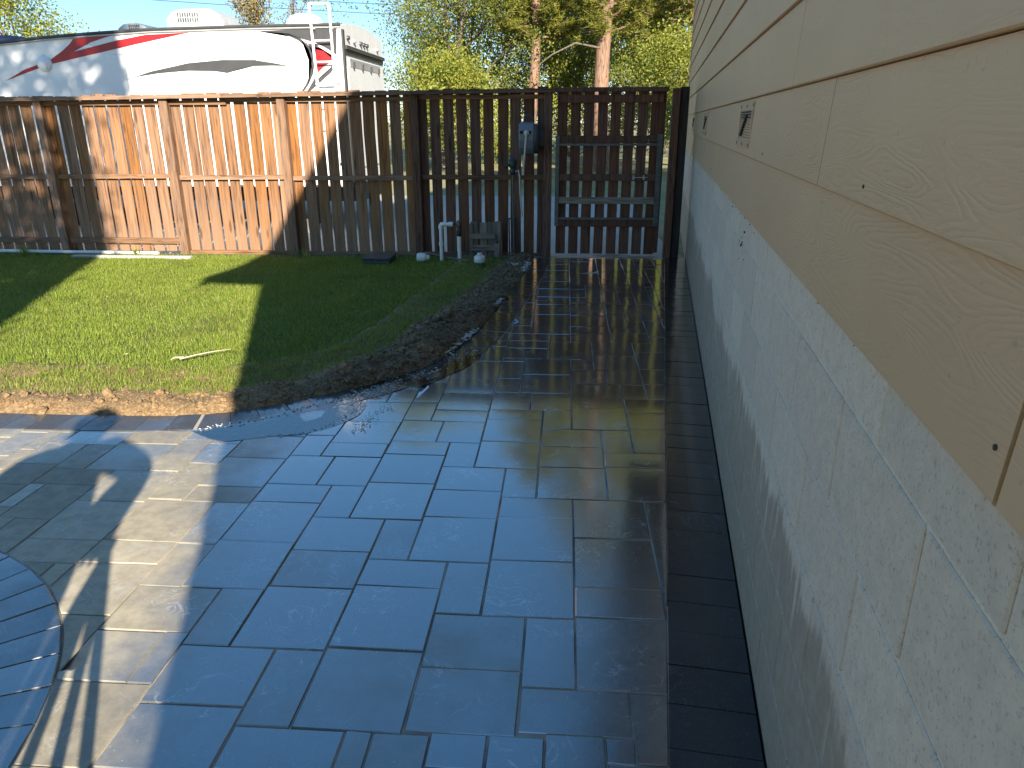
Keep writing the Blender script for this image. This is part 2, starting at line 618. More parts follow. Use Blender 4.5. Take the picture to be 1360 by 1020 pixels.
sdf_circle = lambda p: np.hypot(p[:, 0] - CIRC[0], p[:, 1] - CIRC[1]) - (CIRC_R + 0.005)
sdf_edge = lambda p: EDGE_N - 0.0015 - p @ WNV
sdf_gate = lambda p: 8.36 - p[:, 1]
# (near, far, left, right) of every field stone, read off the photograph's joints
FIELD = [(1.734,2.042,-0.669,-0.382),(1.425,1.734,-0.669,-0.382),(2.042,2.197,-0.669,-0.382),(1.909,2.198,-0.382,-0.238),(1.910,2.221,-0.238,0.055),(1.671,1.909,-0.382,-0.095),(1.437,1.671,-0.382,-0.095),(1.608,1.910,-0.095,0.055),(1.451,1.608,-0.095,0.198),(2.970,3.192,-0.095,0.198),(2.677,2.970,-0.095,0.198),(2.989,3.138,0.198,0.516),(2.679,2.989,0.198,0.498),(2.676,2.946,-0.238,-0.095),(2.386,2.679,0.055,0.340),(2.077,2.386,0.055,0.340),(2.523,2.676,-0.238,0.055),(2.221,2.523,-0.238,0.055),(1.922,2.077,0.055,0.340),(1.608,1.922,0.055,0.369),(1.372,1.608,0.198,0.331),(3.470,3.726,-0.813,-0.669),(3.623,3.889,-0.669,-0.382),(3.655,3.917,-0.382,-0.166),(3.655,3.917,-0.166,0.055),(3.889,4.138,-0.669,-0.382),(3.917,4.147,-0.382,-0.238),(3.917,4.240,-0.238,0.055),(3.470,3.623,-0.669,-0.382),(3.510,3.655,-0.382,-0.095),(3.406,3.655,-0.095,0.055),(3.208,3.471,-0.598,-0.382),(3.237,3.510,-0.382,-0.095),(3.208,3.470,-0.813,-0.598),(3.058,3.208,-0.813,-0.526),(2.945,3.208,-0.526,-0.382),(2.946,3.237,-0.382,-0.095),(2.777,3.058,-0.813,-0.526),(2.728,2.946,-0.526,-0.238),(2.472,2.777,-0.813,-0.526),(2.505,2.728,-0.526,-0.238),(4.343,4.557,0.055,0.198),(4.344,4.650,0.198,0.476),(4.741,4.954,0.476,0.735),(4.373,4.741,0.476,0.709),(4.083,4.344,0.055,0.268),(4.083,4.344,0.268,0.476),(4.103,4.373,0.476,0.665),(3.697,4.083,0.055,0.340),(3.851,4.083,0.340,0.476),(3.851,4.103,0.476,0.632),(3.647,3.851,0.340,0.602),(3.406,3.697,0.055,0.340),(3.430,3.647,0.340,0.577),(3.192,3.406,-0.095,0.198),(3.138,3.406,0.198,0.340),(3.138,3.430,0.340,0.551),(4.966,5.153,-0.382,-0.095),(4.789,4.966,-0.382,-0.095),(4.556,4.789,-0.382,-0.095),(4.939,5.153,-0.095,0.055),(4.556,4.944,-0.095,0.198),(4.948,5.184,0.055,0.340),(4.951,5.212,0.340,0.610),(5.153,5.369,-0.382,-0.238),(5.153,5.394,-0.238,0.055),(5.184,5.366,0.055,0.340),(5.212,5.330,0.340,0.610),(5.114,5.361,0.610,0.784),(3.442,3.716,-1.101,-0.813),(3.168,3.442,-1.101,-0.813),(3.018,3.168,-1.101,-0.813),(3.017,3.250,-1.244,-1.101),(2.735,3.018,-1.029,-0.813),(2.734,3.017,-1.244,-1.029),(2.978,3.227,-1.532,-1.244),(2.700,2.978,-1.532,-1.244),(2.580,2.734,-1.244,-0.957),(2.565,2.700,-1.532,-1.244),(2.471,2.735,-0.957,-0.813),(2.280,2.580,-1.244,-0.957),(1.994,2.280,-1.244,-0.957),(2.018,2.237,-0.957,-0.669),(2.237,2.471,-0.957,-0.669),(2.197,2.472,-0.669,-0.526),(2.198,2.505,-0.526,-0.238),(1.716,1.994,-1.101,-0.957),(1.716,2.018,-0.957,-0.669),(1.486,1.716,-1.101,-0.813),(1.425,1.716,-0.813,-0.669),(1.277,1.486,-1.101,-0.813),(1.292,1.425,-0.813,-0.526),(1.993,2.255,-1.388,-1.244),(2.114,2.257,-1.676,-1.388),(1.832,2.114,-1.676,-1.388),(1.768,1.993,-1.388,-1.101),(1.553,1.768,-1.388,-1.173),(1.545,1.832,-1.676,-1.388),(1.269,1.553,-1.388,-1.101),(2.860,3.077,-2.466,-2.251),(2.819,3.077,-2.251,-2.107),(3.077,3.222,-2.394,-2.107),(2.819,3.101,-2.107,-1.819),(3.101,3.249,-2.107,-1.819),(2.657,2.860,-2.466,-2.251),(2.673,2.819,-2.251,-1.963),(2.466,2.657,-2.394,-2.251),(2.385,2.673,-2.179,-1.963),(2.542,2.819,-1.963,-1.676),(2.252,2.542,-1.963,-1.676),(2.255,2.565,-1.388,-1.244),(2.144,2.385,-2.107,-1.963),(2.100,2.252,-1.963,-1.676),(2.925,3.199,-2.682,-2.538),(3.077,3.206,-2.466,-2.394),(2.787,2.925,-2.610,-2.538),(4.240,4.556,-0.238,0.055),(4.650,4.951,0.198,0.476),(2.000,2.679,0.340,0.460),(2.257,2.565,-1.676,-1.388),(1.120,1.270,-1.460,-1.173),(1.120,1.270,-1.173,-0.885),(1.120,1.280,-0.885,-0.741),(1.120,1.290,-0.741,-0.454),(1.120,1.430,-0.454,-0.310),(1.120,1.330,-0.310,-0.166),(1.120,1.440,-0.166,-0.024),(1.120,1.330,-0.024,0.126),(1.120,1.370,0.126,0.268),(1.290,1.430,-0.526,-0.454),(1.330,1.440,-0.310,-0.166),(1.330,1.450,-0.024,0.126),(1.370,1.450,0.126,0.198),(1.550,1.770,-1.173,-1.101),(1.670,2.010,-3.473,-3.329),(1.810,2.150,-3.329,-3.041),(1.880,2.100,-1.748,-1.676),(1.950,2.290,-2.898,-2.754),(2.010,2.350,-3.473,-3.329),(2.010,2.220,-3.041,-2.898),(2.010,2.100,-1.891,-1.748),(2.020,2.360,-2.610,-2.323),(2.080,2.420,-2.754,-2.610),(2.100,2.140,-2.035,-1.963),(2.140,2.390,-2.179,-2.107),(2.150,2.360,-3.329,-3.041),(2.150,2.470,-2.323,-2.179),(2.220,2.560,-3.041,-2.898),(2.290,2.500,-2.898,-2.754),(2.350,2.690,-3.473,-3.329),(2.360,2.700,-3.329,-3.041),(2.360,2.470,-2.610,-2.323),(2.420,2.630,-2.754,-2.610),(2.470,2.660,-2.610,-2.394),(2.470,2.670,-2.251,-2.179),(2.500,2.840,-2.898,-2.754),(2.560,2.900,-3.041,-2.898),(2.570,2.910,-1.676,-1.532),(2.630,2.840,-2.754,-2.610),(2.660,2.790,-2.610,-2.466),(2.690,2.900,-3.473,-3.329),(2.700,3.040,-3.329,-3.185),(2.700,3.040,-3.185,-3.041),(2.790,3.000,-2.538,-2.466),(2.820,3.160,-1.819,-1.676),(2.840,2.920,-2.898,-2.610),(2.900,3.240,-3.473,-3.329),(2.900,3.110,-3.041,-2.898),(2.910,3.120,-1.676,-1.532),(2.920,3.130,-2.898,-2.682),(3.000,3.210,-2.538,-2.466),(3.040,3.250,-3.329,-3.041),(3.110,3.320,-3.041,-2.898),(3.120,3.460,-1.676,-1.532),(3.130,3.270,-2.898,-2.682),(3.160,3.370,-1.819,-1.676),(3.200,3.540,-2.682,-2.538),(3.210,3.420,-2.538,-2.394),(3.220,3.560,-2.394,-2.107),(3.230,3.570,-1.532,-1.388),(3.230,3.570,-1.388,-1.244),(3.250,3.460,-2.107,-1.819),(3.250,3.590,-1.244,-1.101),(3.570,3.910,-1.532,-1.244),(3.590,3.930,-1.244,-1.101),(3.720,3.930,-1.101,-0.957),(3.720,3.930,-0.957,-0.813),(3.730,4.070,-0.813,-0.669),(3.930,4.270,-0.957,-0.813),(4.070,4.410,-0.813,-0.669),(4.140,4.480,-0.669,-0.382),(4.150,4.490,-0.382,-0.238),(4.480,4.820,-0.669,-0.526),(4.480,4.820,-0.526,-0.382),(4.490,4.560,-0.382,-0.238),(4.820,4.960,-0.669,-0.382),(4.950,5.110,0.610,0.750),(4.960,5.170,-0.526,-0.382),(5.170,5.510,-0.526,-0.382),(5.330,5.540,0.340,0.610),(5.360,5.570,0.610,0.750),(5.370,5.580,-0.382,-0.238),(5.370,5.710,0.055,0.340),(5.390,5.730,-0.238,0.055),(5.420,5.630,0.750,0.820),(5.510,5.720,-0.526,-0.382),(5.540,5.750,0.340,0.476),(5.540,5.750,0.476,0.610),(5.570,5.910,0.610,0.750),(5.580,5.920,-0.382,-0.238),(5.630,5.840,0.750,0.820),(5.710,5.920,0.055,0.340),(5.730,6.070,-0.238,0.055),(5.750,6.090,0.340,0.610),(5.840,6.050,0.750,0.820),(5.910,6.120,0.610,0.750),(5.910,6.120,0.820,0.960),(5.920,6.130,-0.382,-0.238),(5.920,6.130,0.055,0.340),(6.050,6.260,0.750,0.820),(6.070,6.210,-0.238,0.055),(6.090,6.300,0.340,0.476),(6.090,6.300,0.476,0.610),(6.120,6.330,0.610,0.750),(6.120,6.460,0.820,0.960),(6.130,6.470,-0.382,-0.238),(6.130,6.340,0.055,0.340),(6.210,6.350,-0.238,0.055),(6.260,6.470,0.750,0.820),(6.300,6.640,0.340,0.476),(6.300,6.510,0.476,0.610),(6.330,6.670,0.610,0.750),(6.340,6.680,0.055,0.198),(6.340,6.550,0.198,0.340),(6.350,6.690,-0.238,0.055),(6.460,6.670,0.820,0.960),(6.470,6.810,-0.382,-0.238),(6.470,6.810,0.750,0.820),(6.510,6.850,0.476,0.610),(6.550,6.890,0.198,0.340),(6.640,6.850,0.340,0.476),(6.670,7.010,0.610,0.750),(6.670,6.880,0.820,0.960),(6.680,6.890,0.055,0.198),(6.690,7.030,-0.238,0.055),(6.810,7.150,-0.382,-0.238),(6.810,7.020,0.750,0.820),(6.850,7.190,0.340,0.610),(6.880,7.090,0.820,0.960),(6.890,7.100,0.055,0.340),(7.010,7.220,0.610,0.750),(7.020,7.230,0.750,0.820),(7.030,7.240,-0.238,0.055),(7.030,7.170,0.960,1.170),(7.090,7.300,0.820,0.960),(7.100,7.440,0.055,0.340),(7.170,7.310,0.960,1.170),(7.190,7.530,0.340,0.610),(7.220,7.560,0.610,0.750),(7.230,7.440,0.750,0.820),(7.240,7.580,-0.238,0.055),(7.300,7.510,0.820,0.960),(7.310,7.650,0.960,1.170),(7.440,7.780,0.055,0.340),(7.440,7.650,0.750,0.820),(7.510,7.720,0.820,0.960),(7.530,7.740,0.340,0.610),(7.560,7.770,0.610,0.750),(7.580,7.920,-0.238,0.055),(7.650,7.860,0.750,0.820),(7.650,7.990,0.960,1.170),(7.720,7.930,0.820,0.960),(7.740,7.950,0.340,0.610),(7.770,7.980,0.610,0.750),(7.780,8.120,0.055,0.340),(7.860,8.070,0.750,0.820),(7.920,8.130,-0.238,0.055),(7.930,8.270,0.820,0.960),(7.950,8.290,0.340,0.610),(7.980,8.320,0.610,0.750),(7.990,8.330,0.960,1.170),(8.070,8.350,0.750,0.820),(8.120,8.350,0.055,0.198),(8.120,8.350,0.198,0.340),(8.130,8.350,-0.238,-0.095),(8.130,8.350,-0.095,0.055),(8.270,8.350,0.820,0.960),(8.290,8.350,0.340,0.610)]
J = 0.0022
for u0, u1, v0, v1 in FIELD:
    P = np.array([(v0 + J, u0 + J), (v1 - J, u0 + J), (v1 - J, u1 - J), (v0 + J, u1 - J)])
    P = P + rng.normal(0, 0.0009, P.shape)
    for s in (sdf_edge, sdf_circle, sdf_border, sdf_gate):
        if P is not None: P = clip(P, s)
    if P is None: continue
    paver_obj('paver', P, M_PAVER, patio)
# soldier course along the house
def wpt(u, n): return WD * u + WNV * n
for k in range(-1, 57):
    u0, u1 = 0.40 + 0.1503 * k, 0.40 + 0.1503 * (k + 1)
    if u1 > 8.6: break
    P = [wpt(u0 + 0.002, EDGE_N + 0.0008), wpt(u0 + 0.002, WALL_D - 0.006), wpt(u1 - 0.002, WALL_D - 0.006), wpt(u1 - 0.002, EDGE_N + 0.0008)]
    paver_obj('edge_paver', P, M_EDGE, patio, 0.0, 0.004, 0.0012)
# curved border along the lawn
seg = np.r_[0, np.cumsum(np.hypot(*np.diff(OUTC, axis=0).T))]
def on_edge(s, off):
    i = min(len(OUTC) - 1, int(np.searchsorted(seg, s)))
    return OUTC[i] + OUTN[i] * off
s = seg[np.argmin(abs(OUTC[:, 0] + 3.9))]
while s < seg[-1] - 0.14:
    L = 0.134
    P = [on_edge(s + 0.003, 0.0), on_edge(s + 0.003, BORDER_W), on_edge(s + L - 0.003, BORDER_W), on_edge(s + L - 0.003, 0.0)]
    paver_obj('border_paver', P, M_KERB if P[0][0] < -1.2 else M_EDGE, patio, 0.0012, 0.005)
    s += L
# ring of radial stones (fire-pit circle, lower left)
for k in range(52):
    a0 = math.radians(57.3 - 6.923 * k); a1 = a0 - math.radians(6.923)
    def pc(a, r): return (CIRC[0] + r * math.cos(a), CIRC[1] + r * math.sin(a))
    q = pc(a0, 1.0)
    if q[0] < -3.6 or q[1] < 0.3: continue
    g = 0.003
    P = [pc(a0 - g / CIRC_R, CIRC_R), pc(a1 + g / CIRC_R, CIRC_R), pc(a1 + g / 0.8, 0.80), pc(a0 - g / 0.8, 0.80)]
    paver_obj('ring_paver', P, M_RING, patio, 0.001)
for k in range(26):
    a0 = 2 * PI * k / 26; a1 = 2 * PI * (k + 1) / 26
    P = [(CIRC[0] + r * math.cos(a), CIRC[1] + r * math.sin(a)) for a, r in ((a0 + .006, 0.79), (a1 - .006, 0.79), (a1 - .009, 0.5), (a0 + .009, 0.5))]
    if P[0][1] > 0.3: paver_obj('ring_paver', P, M_PAVER, patio)

def noise2(x, y, seed=0, oct=4, f0=2.0):
    r = np.random.default_rng(seed)
    z = np.zeros_like(x); amp = 1.0
    for o in range(oct):
        for _ in range(5):
            a = r.uniform(0, 2 * PI); ph = r.uniform(0, 2 * PI); f = f0 * 2 ** o * r.uniform(0.7, 1.4)
            z += amp * np.sin(f * (x * math.cos(a) + y * math.sin(a)) * 2 + ph + 1.3 * np.sin(f * 0.7 * (y * math.cos(a) - x * math.sin(a)) + ph * 2))
        amp *= 0.55
    return z / 6.0

# standing water at the bend of the border, with suds
def m_water():
    m = NM('water_film')
    p = m.coord('Position')
    nm = m.bump(m.noise(p, 30, 4), 0.22, 0.004)
    gl = m.n('BsdfGlossy'); gl.inputs['Roughness'].default_value = 0.03; m.l(nm, gl.inputs['Normal'])
    gl.inputs['Color'].default_value = (0.9, 0.9, 0.9, 1)
    tr = m.n('BsdfTransparent'); tr.inputs[0].default_value = (0.92, 0.93, 0.94, 1)
    fr = m.n('Fresnel'); fr.inputs[0].default_value = 2.7; m.l(nm, fr.inputs['Normal'])
    mx = m.n('MixShader'); m.l(fr.outputs[0], mx.inputs[0]); m.l(tr.outputs[0], mx.inputs[1]); m.l(gl.outputs[0], mx.inputs[2])
    m.l(mx.outputs[0], m.out.inputs[0])
    return m.m
M_WATER = m_water()
def puddle(outline, z):
    P = catmull(outline + [outline[0]], 0.03)[:-1]
    P = P + 0.012 * np.c_[noise2(P[:, 0], P[:, 1], 61, 3, 9), noise2(P[:, 0], P[:, 1], 62, 3, 9)]
    if np.sum(P[:, 0] * np.roll(P[:, 1], -1) - np.roll(P[:, 0], -1) * P[:, 1]) < 0: P = P[::-1]   # face up
    return tag(MB().add([(x, y, z) for x, y in P], [tuple(range(len(P)))]).build('puddle', M_WATER), kind='structure')
puddle([(-1.84, 3.25), (-1.58, 3.43), (-1.40, 3.60), (-1.24, 3.73), (-1.06, 3.68), (-1.10, 3.42), (-1.24, 3.27), (-1.42, 3.22), (-1.62, 3.15)], 0.0017)
puddle([(-1.0, 4.02), (-0.80, 4.30), (-0.66, 4.55), (-0.54, 4.62), (-0.58, 4.40), (-0.70, 4.16), (-0.82, 3.98)], 0.0024)

M_FOAM = plain('suds', (0.55, 0.54, 0.51), 0.5, 0, 0.08, 40)
def foam(points, size, name='foam'):
    mb = MB()
    ico = bmesh.new()
    bmesh.ops.create_icosphere(ico, subdivisions=1, radius=1)
    iv = np.array([v.co[:] for v in ico.verts]); fi = [[v.index for v in f.verts] for f in ico.faces]
    ico.free()
    for x, y, z in points:
        r = size * rng.uniform(0.5, 1.6)
        q = iv * [r * rng.uniform(0.7, 1.8), r * rng.uniform(0.7, 1.3), r * 0.45] + [x, y, z]
        mb.add(q, fi, True)
    return tag(mb.build(name, M_FOAM), kind='stuff')
pts = []
def along(poly, n, sp):
    C = catmull(poly, 0.01)
    for _ in range(n):
        q = C[rng.integers(len(C))] + rng.normal(0, sp, 2)
        pts.append((q[0], q[1], 0.006))
along([(-1.80, 3.27), (-1.58, 3.42), (-1.40, 3.59), (-1.15, 3.80)], 110, 0.016)
along([(-1.10, 3.60), (-1.16, 3.40), (-1.26, 3.28), (-1.45, 3.23)], 60, 0.014)
along([(-1.20, 3.74), (-1.03, 3.90), (-0.98, 3.98)], 190, 0.040)
along([(-1.0, 4.0), (-0.80, 4.25), (-0.66, 4.5), (-0.60, 4.8)], 130, 0.05)
along([(-0.95, 3.62), (-1.02, 3.30)], 60, 0.03)
foam(pts, 0.0034)
pts = []
for a, b in ((4.55, 5.2), (5.9, 6.2), (7.4, 7.95)):
    i0, i1 = np.searchsorted(OUTC[:, 1] + (OUTC[:, 0] < -1.5) * -9, [a, b])
    for _ in range(int(260 * (b - a))):
        q = OUTC[rng.integers(i0, i1)] + OUTN[i0] * rng.normal(-0.02, 0.018)
        pts.append((q[0], q[1], 0.012 + abs(rng.normal(0, 0.008))))
for _ in range(70):
    pts.append((-0.50 + rng.normal(0, 0.06), 7.78 + rng.normal(0, 0.05), 0.03))
foam(pts, 0.008)

# ------------------------------------------------------------------ soil strip and lawn
def soil_w(x, y):
    """width of bare soil between the border and the turf"""
    return np.clip(0.25 + 0.10 * noise2(x, y, 3, 3, 1.6) + 0.14 * np.exp(-((x + 0.95) ** 2 + (y - 5.0) ** 2) / 0.4) + 0.06 * np.exp(-((x + 0.7) ** 2 + (y - 6.5) ** 2) / 1.2), 0.14, 0.62)
def soil_h(x, y, d):
    w = soil_w(x, y)
    t = np.clip(d / (w + 0.12), 0, 1)
    prof = np.sin(np.clip(t * 1.15, 0, 1) * PI) ** 0.8
    big = 0.024 + 0.055 * np.exp(-((x + 1.0) ** 2 + (y - 4.75) ** 2) / 0.35) + 0.035 * np.exp(-((x + 0.72) ** 2 + (y - 5.6) ** 2) / 0.7) + 0.07 * np.exp(-((x + 0.93) ** 2 + (y - 5.35) ** 2) / 0.035) + 0.05 * np.exp(-((x + 1.22) ** 2 + (y - 4.72) ** 2) / 0.05) + 0.03 * np.exp(-((x + 1.5) ** 2 + (y - 4.0) ** 2) / 0.3)
    return -0.006 + 0.014 * np.clip(d * 18, 0, 1) + prof * big * (1.0 + 0.75 * noise2(x, y, 11, 4, 4.5)) + 0.017 * noise2(x, y, 12, 4, 11.0) * np.clip(d * 10, 0, 1)
i0 = np.argmin(abs(OUTC[:, 0] + 7.3))
nd = 34
offs = np.r_[np.linspace(0.004, 0.34, 22), np.linspace(0.36, 0.85, nd - 22)]
idx = np.arange(i0, len(OUTC))
X = OUTC[idx][:, None, :] - OUTN[idx][:, None, :] * offs[None, :, None]
xx, yy = X[..., 0], X[..., 1]
zz = soil_h(xx, yy, np.broadcast_to(offs, xx.shape))
zz[:, -1] -= 0.05
nu_ = len(idx)
q = np.arange(nu_ * nd).reshape(nu_, nd)
fc = np.stack([q[:-1, :-1], q[:-1, 1:], q[1:, 1:], q[1:, :-1]], -1).reshape(-1, 4)
tag(quick_mesh('soil_strip', np.stack([xx, yy, zz], -1).reshape(-1, 3), fc, M_SOIL, None, True), kind='structure')
# clods, crumbs and straw lying on it
ico = bmesh.new(); bmesh.ops.create_icosphere(ico, subdivisions=1, radius=1)
iv = np.array([v.co[:] for v in ico.verts]); fi = np.array([[v.index for v in f.verts] for f in ico.faces]); ico.free()
V, Fc = [], []
n = 0
for _ in range(8200):
    i = rng.integers(i0, len(OUTC)); d = rng.uniform(0.01, 0.5)
    p = OUTC[i] - OUTN[i] * d
    if d > soil_w(p[0], p[1]) + 0.04: continue
    big = p[0] > -1.3
    r = rng.lognormal(math.log(0.0088 if big else 0.0060), 0.62)
    if r > 0.042: continue
    z = float(soil_h(p[0], p[1], d))
    V.append(iv * rng.uniform(0.65, 1.3, iv.shape) * [r, r * rng.uniform(.7, 1.2), r * .75] + [p[0], p[1], z + r * 0.25]); Fc.append(fi + n); n += len(iv)
tag(quick_mesh('soil_clods', np.concatenate(V), np.concatenate(Fc), M_SOIL), kind='stuff')
def strips(P, ang, lean, L, W, z, bend=0.0):
    """thin tapered blades, two segments each -> verts (n,5,3), quads+tri as tris"""
    n = len(P)
    dx, dy = np.cos(ang), np.sin(ang)
    px, py = -dy, dx
    def pt(t, side):
        lat = np.sin(lean) * L * t + bend * L * t * t
        hz = np.cos(lean) * L * t * (1 - 0.25 * bend * t)
        w = W * (1 - 0.55 * t) * 0.5 * side
        return np.stack([P[:, 0] + dx * lat + px * w, P[:, 1] + dy * lat + py * w, z + hz], -1)
    v = np.stack([pt(0, -1), pt(0, 1), pt(0.55, -1), pt(0.55, 1), pt(1.0, 0)], 1)
    b = np.arange(n)[:, None] * 5
    t = np.concatenate([b + [0, 1, 3], b + [0, 3, 2], b + [2, 3, 4]], 1).reshape(-1, 3)
    return v.reshape(-1, 3), t
k = 11000
i = rng.integers(i0, len(OUTC), k); d = rng.uniform(0.02, 0.55, k)
P = OUTC[i] - OUTN[i] * d[:, None]
ok = (d < soil_w(P[:, 0], P[:, 1]) + 0.08) & (rng.random(k) < np.where(P[:, 0] < -1.2, 1.0, 0.6))
P, d = P[ok], d[ok]
v, t = strips(P, rng.uniform(0, 2 * PI, len(P)), rng.uniform(1.15, 1.55, len(P)), rng.uniform(0.02, 0.075, len(P)), rng.uniform(0.0012, 0.003, len(P)), soil_h(P[:, 0], P[:, 1], d) + 0.003)
tag(quick_mesh('straw', v, t, M_STRAW), kind='stuff')

lp = [(-9.5, 3.45)] + [tuple(OUTC[j] - OUTN[j] * 0.30) for j in range(i0, len(OUTC), 8)] + [(-0.66, 8.40), (-9.5, 8.40)]
tag(MB().add([(x, y, -0.004) for x, y in lp], [tuple(range(len(lp)))]).build('lawn', M_TURF), kind='structure')
# blades: denser close to the camera
N = 430000
P = np.c_[rng.uniform(-7.2, -0.4, N), rng.uniform(3.5, 8.36, N)]
vis = (P[:, 0] > -0.79 * P[:, 1] - 0.25)
P = P[vis]
D = -d_out(P)
w = soil_w(P[:, 0], P[:, 1])
edge = w + 0.05 * noise2(P[:, 0], P[:, 1], 21, 3, 7)
prob = np.clip((D - edge) / 0.10, 0, 1) ** 0.7
prob *= np.clip((8.36 - P[:, 1]) / 0.35 + 0.35 * noise2(P[:, 0], P[:, 1], 5, 3, 3), 0.12, 1)
pw = 0.62 + 0.38 * np.clip(noise2(P[:, 0], P[:, 1], 8, 4, 1.7) + 0.6, 0, 1)
ok = rng.random(len(P)) < prob * pw
P, D = P[ok], D[ok]
n = len(P)
cl = noise2(P[:, 0], P[:, 1], 9, 4, 5)
v, t = strips(P, rng.uniform(0, 2 * PI, n), np.abs(rng.normal(0.25, 0.28, n)), np.clip(rng.normal(0.029, 0.008, n) * (1 + 0.30 * cl), 0.014, 0.08),
              rng.uniform(0.0026, 0.0046, n), np.full(n, -0.005) + np.clip(soil_h(P[:, 0], P[:, 1], np.clip(D, 0, 0.8)), 0, 0.1) * (D < 0.75), 0.35)
tag(quick_mesh('grass', v, t, M_GRASS), kind='stuff')
# pale fallen leaf bits
k = 90
P = np.c_[rng.uniform(-4.5, -0.9, k), rng.uniform(4.1, 8.2, k)]
P = P[(-d_out(P) > 0.45)]
V, Fc = [], []
for j, p in enumerate(P):
    a = rng.uniform(0, 2 * PI); L = rng.uniform(0.005, 0.013); W = L * rng.uniform(.3, .7)
    c, s_ = math.cos(a), math.sin(a); z = 0.03 + rng.uniform(0, 0.012)
    V += [(p[0] + c * L, p[1] + s_ * L, z), (p[0] - s_ * W, p[1] + c * W, z + .006), (p[0] - c * L, p[1] - s_ * L, z), (p[0] + s_ * W, p[1] - c * W, z + .004)]
    Fc.append([4 * j, 4 * j + 1, 4 * j + 2, 4 * j + 3])
M_LITTER = m_leaf('leaf_litter', (0.55, 0.50, 0.38), (0.45, 0.42, 0.28), (0.62, 0.60, 0.52), 0.2)
tag(quick_mesh('leaf_litter', np.array(V), np.array(Fc), M_LITTER), kind='stuff')

# ------------------------------------------------------------------ house on the right
def m_siding():
    m = NM('tan_siding_paint')
    r = m.rand()
    oi = m.n('VectorMath', operation='ADD')
    cx = m.n('CombineXYZ')
    m.l(m.math('MULTIPLY', r, 53.0), cx.inputs[0]); m.l(m.math('MULTIPLY', r, 17.0), cx.inputs[2])
    c = m.coord()
    m.l(c, oi.inputs[0]); m.l(cx.outputs[0], oi.inputs[1])
    # embossed cedar figure: contour lines of a stretched noise
    f = m.noise(m.mapping(oi.outputs[0], (0.75, 1.0, 4.6)), 2.2, 2, 0.45, 0.25)
    fl = m.noise(m.mapping(oi.outputs[0], (3.0, 1.0, 26.0)), 6, 3)
    ph = m.math('ADD', m.math('MULTIPLY', f, 92.0), m.math('MULTIPLY', fl, 3.2))
    lines = m.math('POWER', m.math('ABSOLUTE', m.math('SINE', ph)), 0.6)
    amp = m.smooth(m.noise(m.mapping(oi.outputs[0], (1, 1, 2.2)), 2.1, 2), 0.36, 0.58)
    h = m.math('MULTIPLY', lines, m.math('ADD', m.math('MULTIPLY', amp, 0.85), 0.15))
    n1 = m.bump(h, 0.20, 0.004)
    n2 = m.bump(m.noise(m.mapping(oi.outputs[0], (30, 60, 200)), 1.0, 4), 0.18, 0.002, n1)
    g = m.noise(c, 1.4, 5)
    col = m.ramp(g, [(0.3, (0.54, 0.335, 0.178)), (0.7, (0.60, 0.38, 0.206))])
    drip = m.noise(m.mapping(c, (9, 9, 0.8)), 1.0, 4)
    col = m.mix(m.math('MULTIPLY', m.smooth(drip, 0.60, 0.76), 0.22), col, (0.36, 0.27, 0.19))
    dirt = m.noise(c, 60, 3)
    col = m.mix(m.math('MULTIPLY', m.smooth(dirt, 0.66, 0.74), 0.3), col, (0.2, 0.15, 0.1))
    return m.fin(col, 0.48, n2)
M_SIDING = m_siding()
def m_block(name, base, mortar=False):
    m = NM(name)
    p = m.coord('Position')
    c = m.coord()
    r = m.rand()
    sx = m.sep(p)
    g = m.noise(p, 26, 7, 0.75)
    pit = m.noise(p, 120, 4, 0.75)
    col = m.mix(m.smooth(g, 0.3, 0.7), tuple(x * 0.84 for x in base), base)
    if not mortar:
        hs = m.n('HueSaturation'); m.l(col, hs.inputs['Color']); m.l(m.math('ADD', m.math('MULTIPLY', r, 0.14), 0.93), hs.inputs['Value'])
        col = hs.outputs[0]
    col = m.mix(m.math('MULTIPLY', m.smooth(pit, 0.54, 0.66), 0.55), col, tuple(x * 0.36 for x in base))
    # splash-damp band along the foot, ragged upper edge with runs
    along_ = m.noise(m.mapping(p, (0.9, 0.9, 0.0)), 2.2, 3)
    runs = m.noise(m.mapping(p, (9, 9, 1.2)), 1.6, 5, 0.65)
    lim = m.math('ADD', m.math('MULTIPLY', along_, 0.36), m.math('ADD', m.math('MULTIPLY', runs, 0.24), 0.24))
    damp = m.smooth(m.math('SUBTRACT', lim, sx[2]), -0.018, 0.03)
    streak = m.noise(m.mapping(p, (22, 22, 2.2)), 1.5, 4)
    damp = m.math('MULTIPLY', damp, m.math('SUBTRACT', 1.0, m.math('MULTIPLY', m.smooth(streak, 0.52, 0.70), m.smooth(m.math('SUBTRACT', lim, sx[2]), 0.26, 0.0))))
    wetc = m.mix(m.smooth(g, 0.3, 0.7), (0.25, 0.19, 0.125), (0.33, 0.255, 0.175))
    col = m.mix(m.math('MULTIPLY', damp, 0.80), col, wetc)
    rough = m.mixf(damp, 0.9, 0.62)
    nm = m.bump(pit, 0.35, 0.003, m.bump(g, 0.22, 0.006))
    return m.fin(col, rough, nm)
M_BLOCK = m_block('concrete_block', (0.66, 0.525, 0.395))
M_MORTAR = m_block('mortar', (0.69, 0.58, 0.45), True)
M_ROOF = plain('asphalt_shingle', (0.10, 0.095, 0.09), 0.9, 0, 0.25, 20, 0.4)
M_TRIM = plain('tan_trim_paint', (0.55, 0.43, 0.29), 0.5)
M_VENT = plain('vent_paint', (0.50, 0.34, 0.20), 0.45)
M_DARK = plain('dark_opening', (0.02, 0.016, 0.012), 0.8)
M_NAIL = plain('rusty_nail', (0.06, 0.04, 0.03), 0.95)

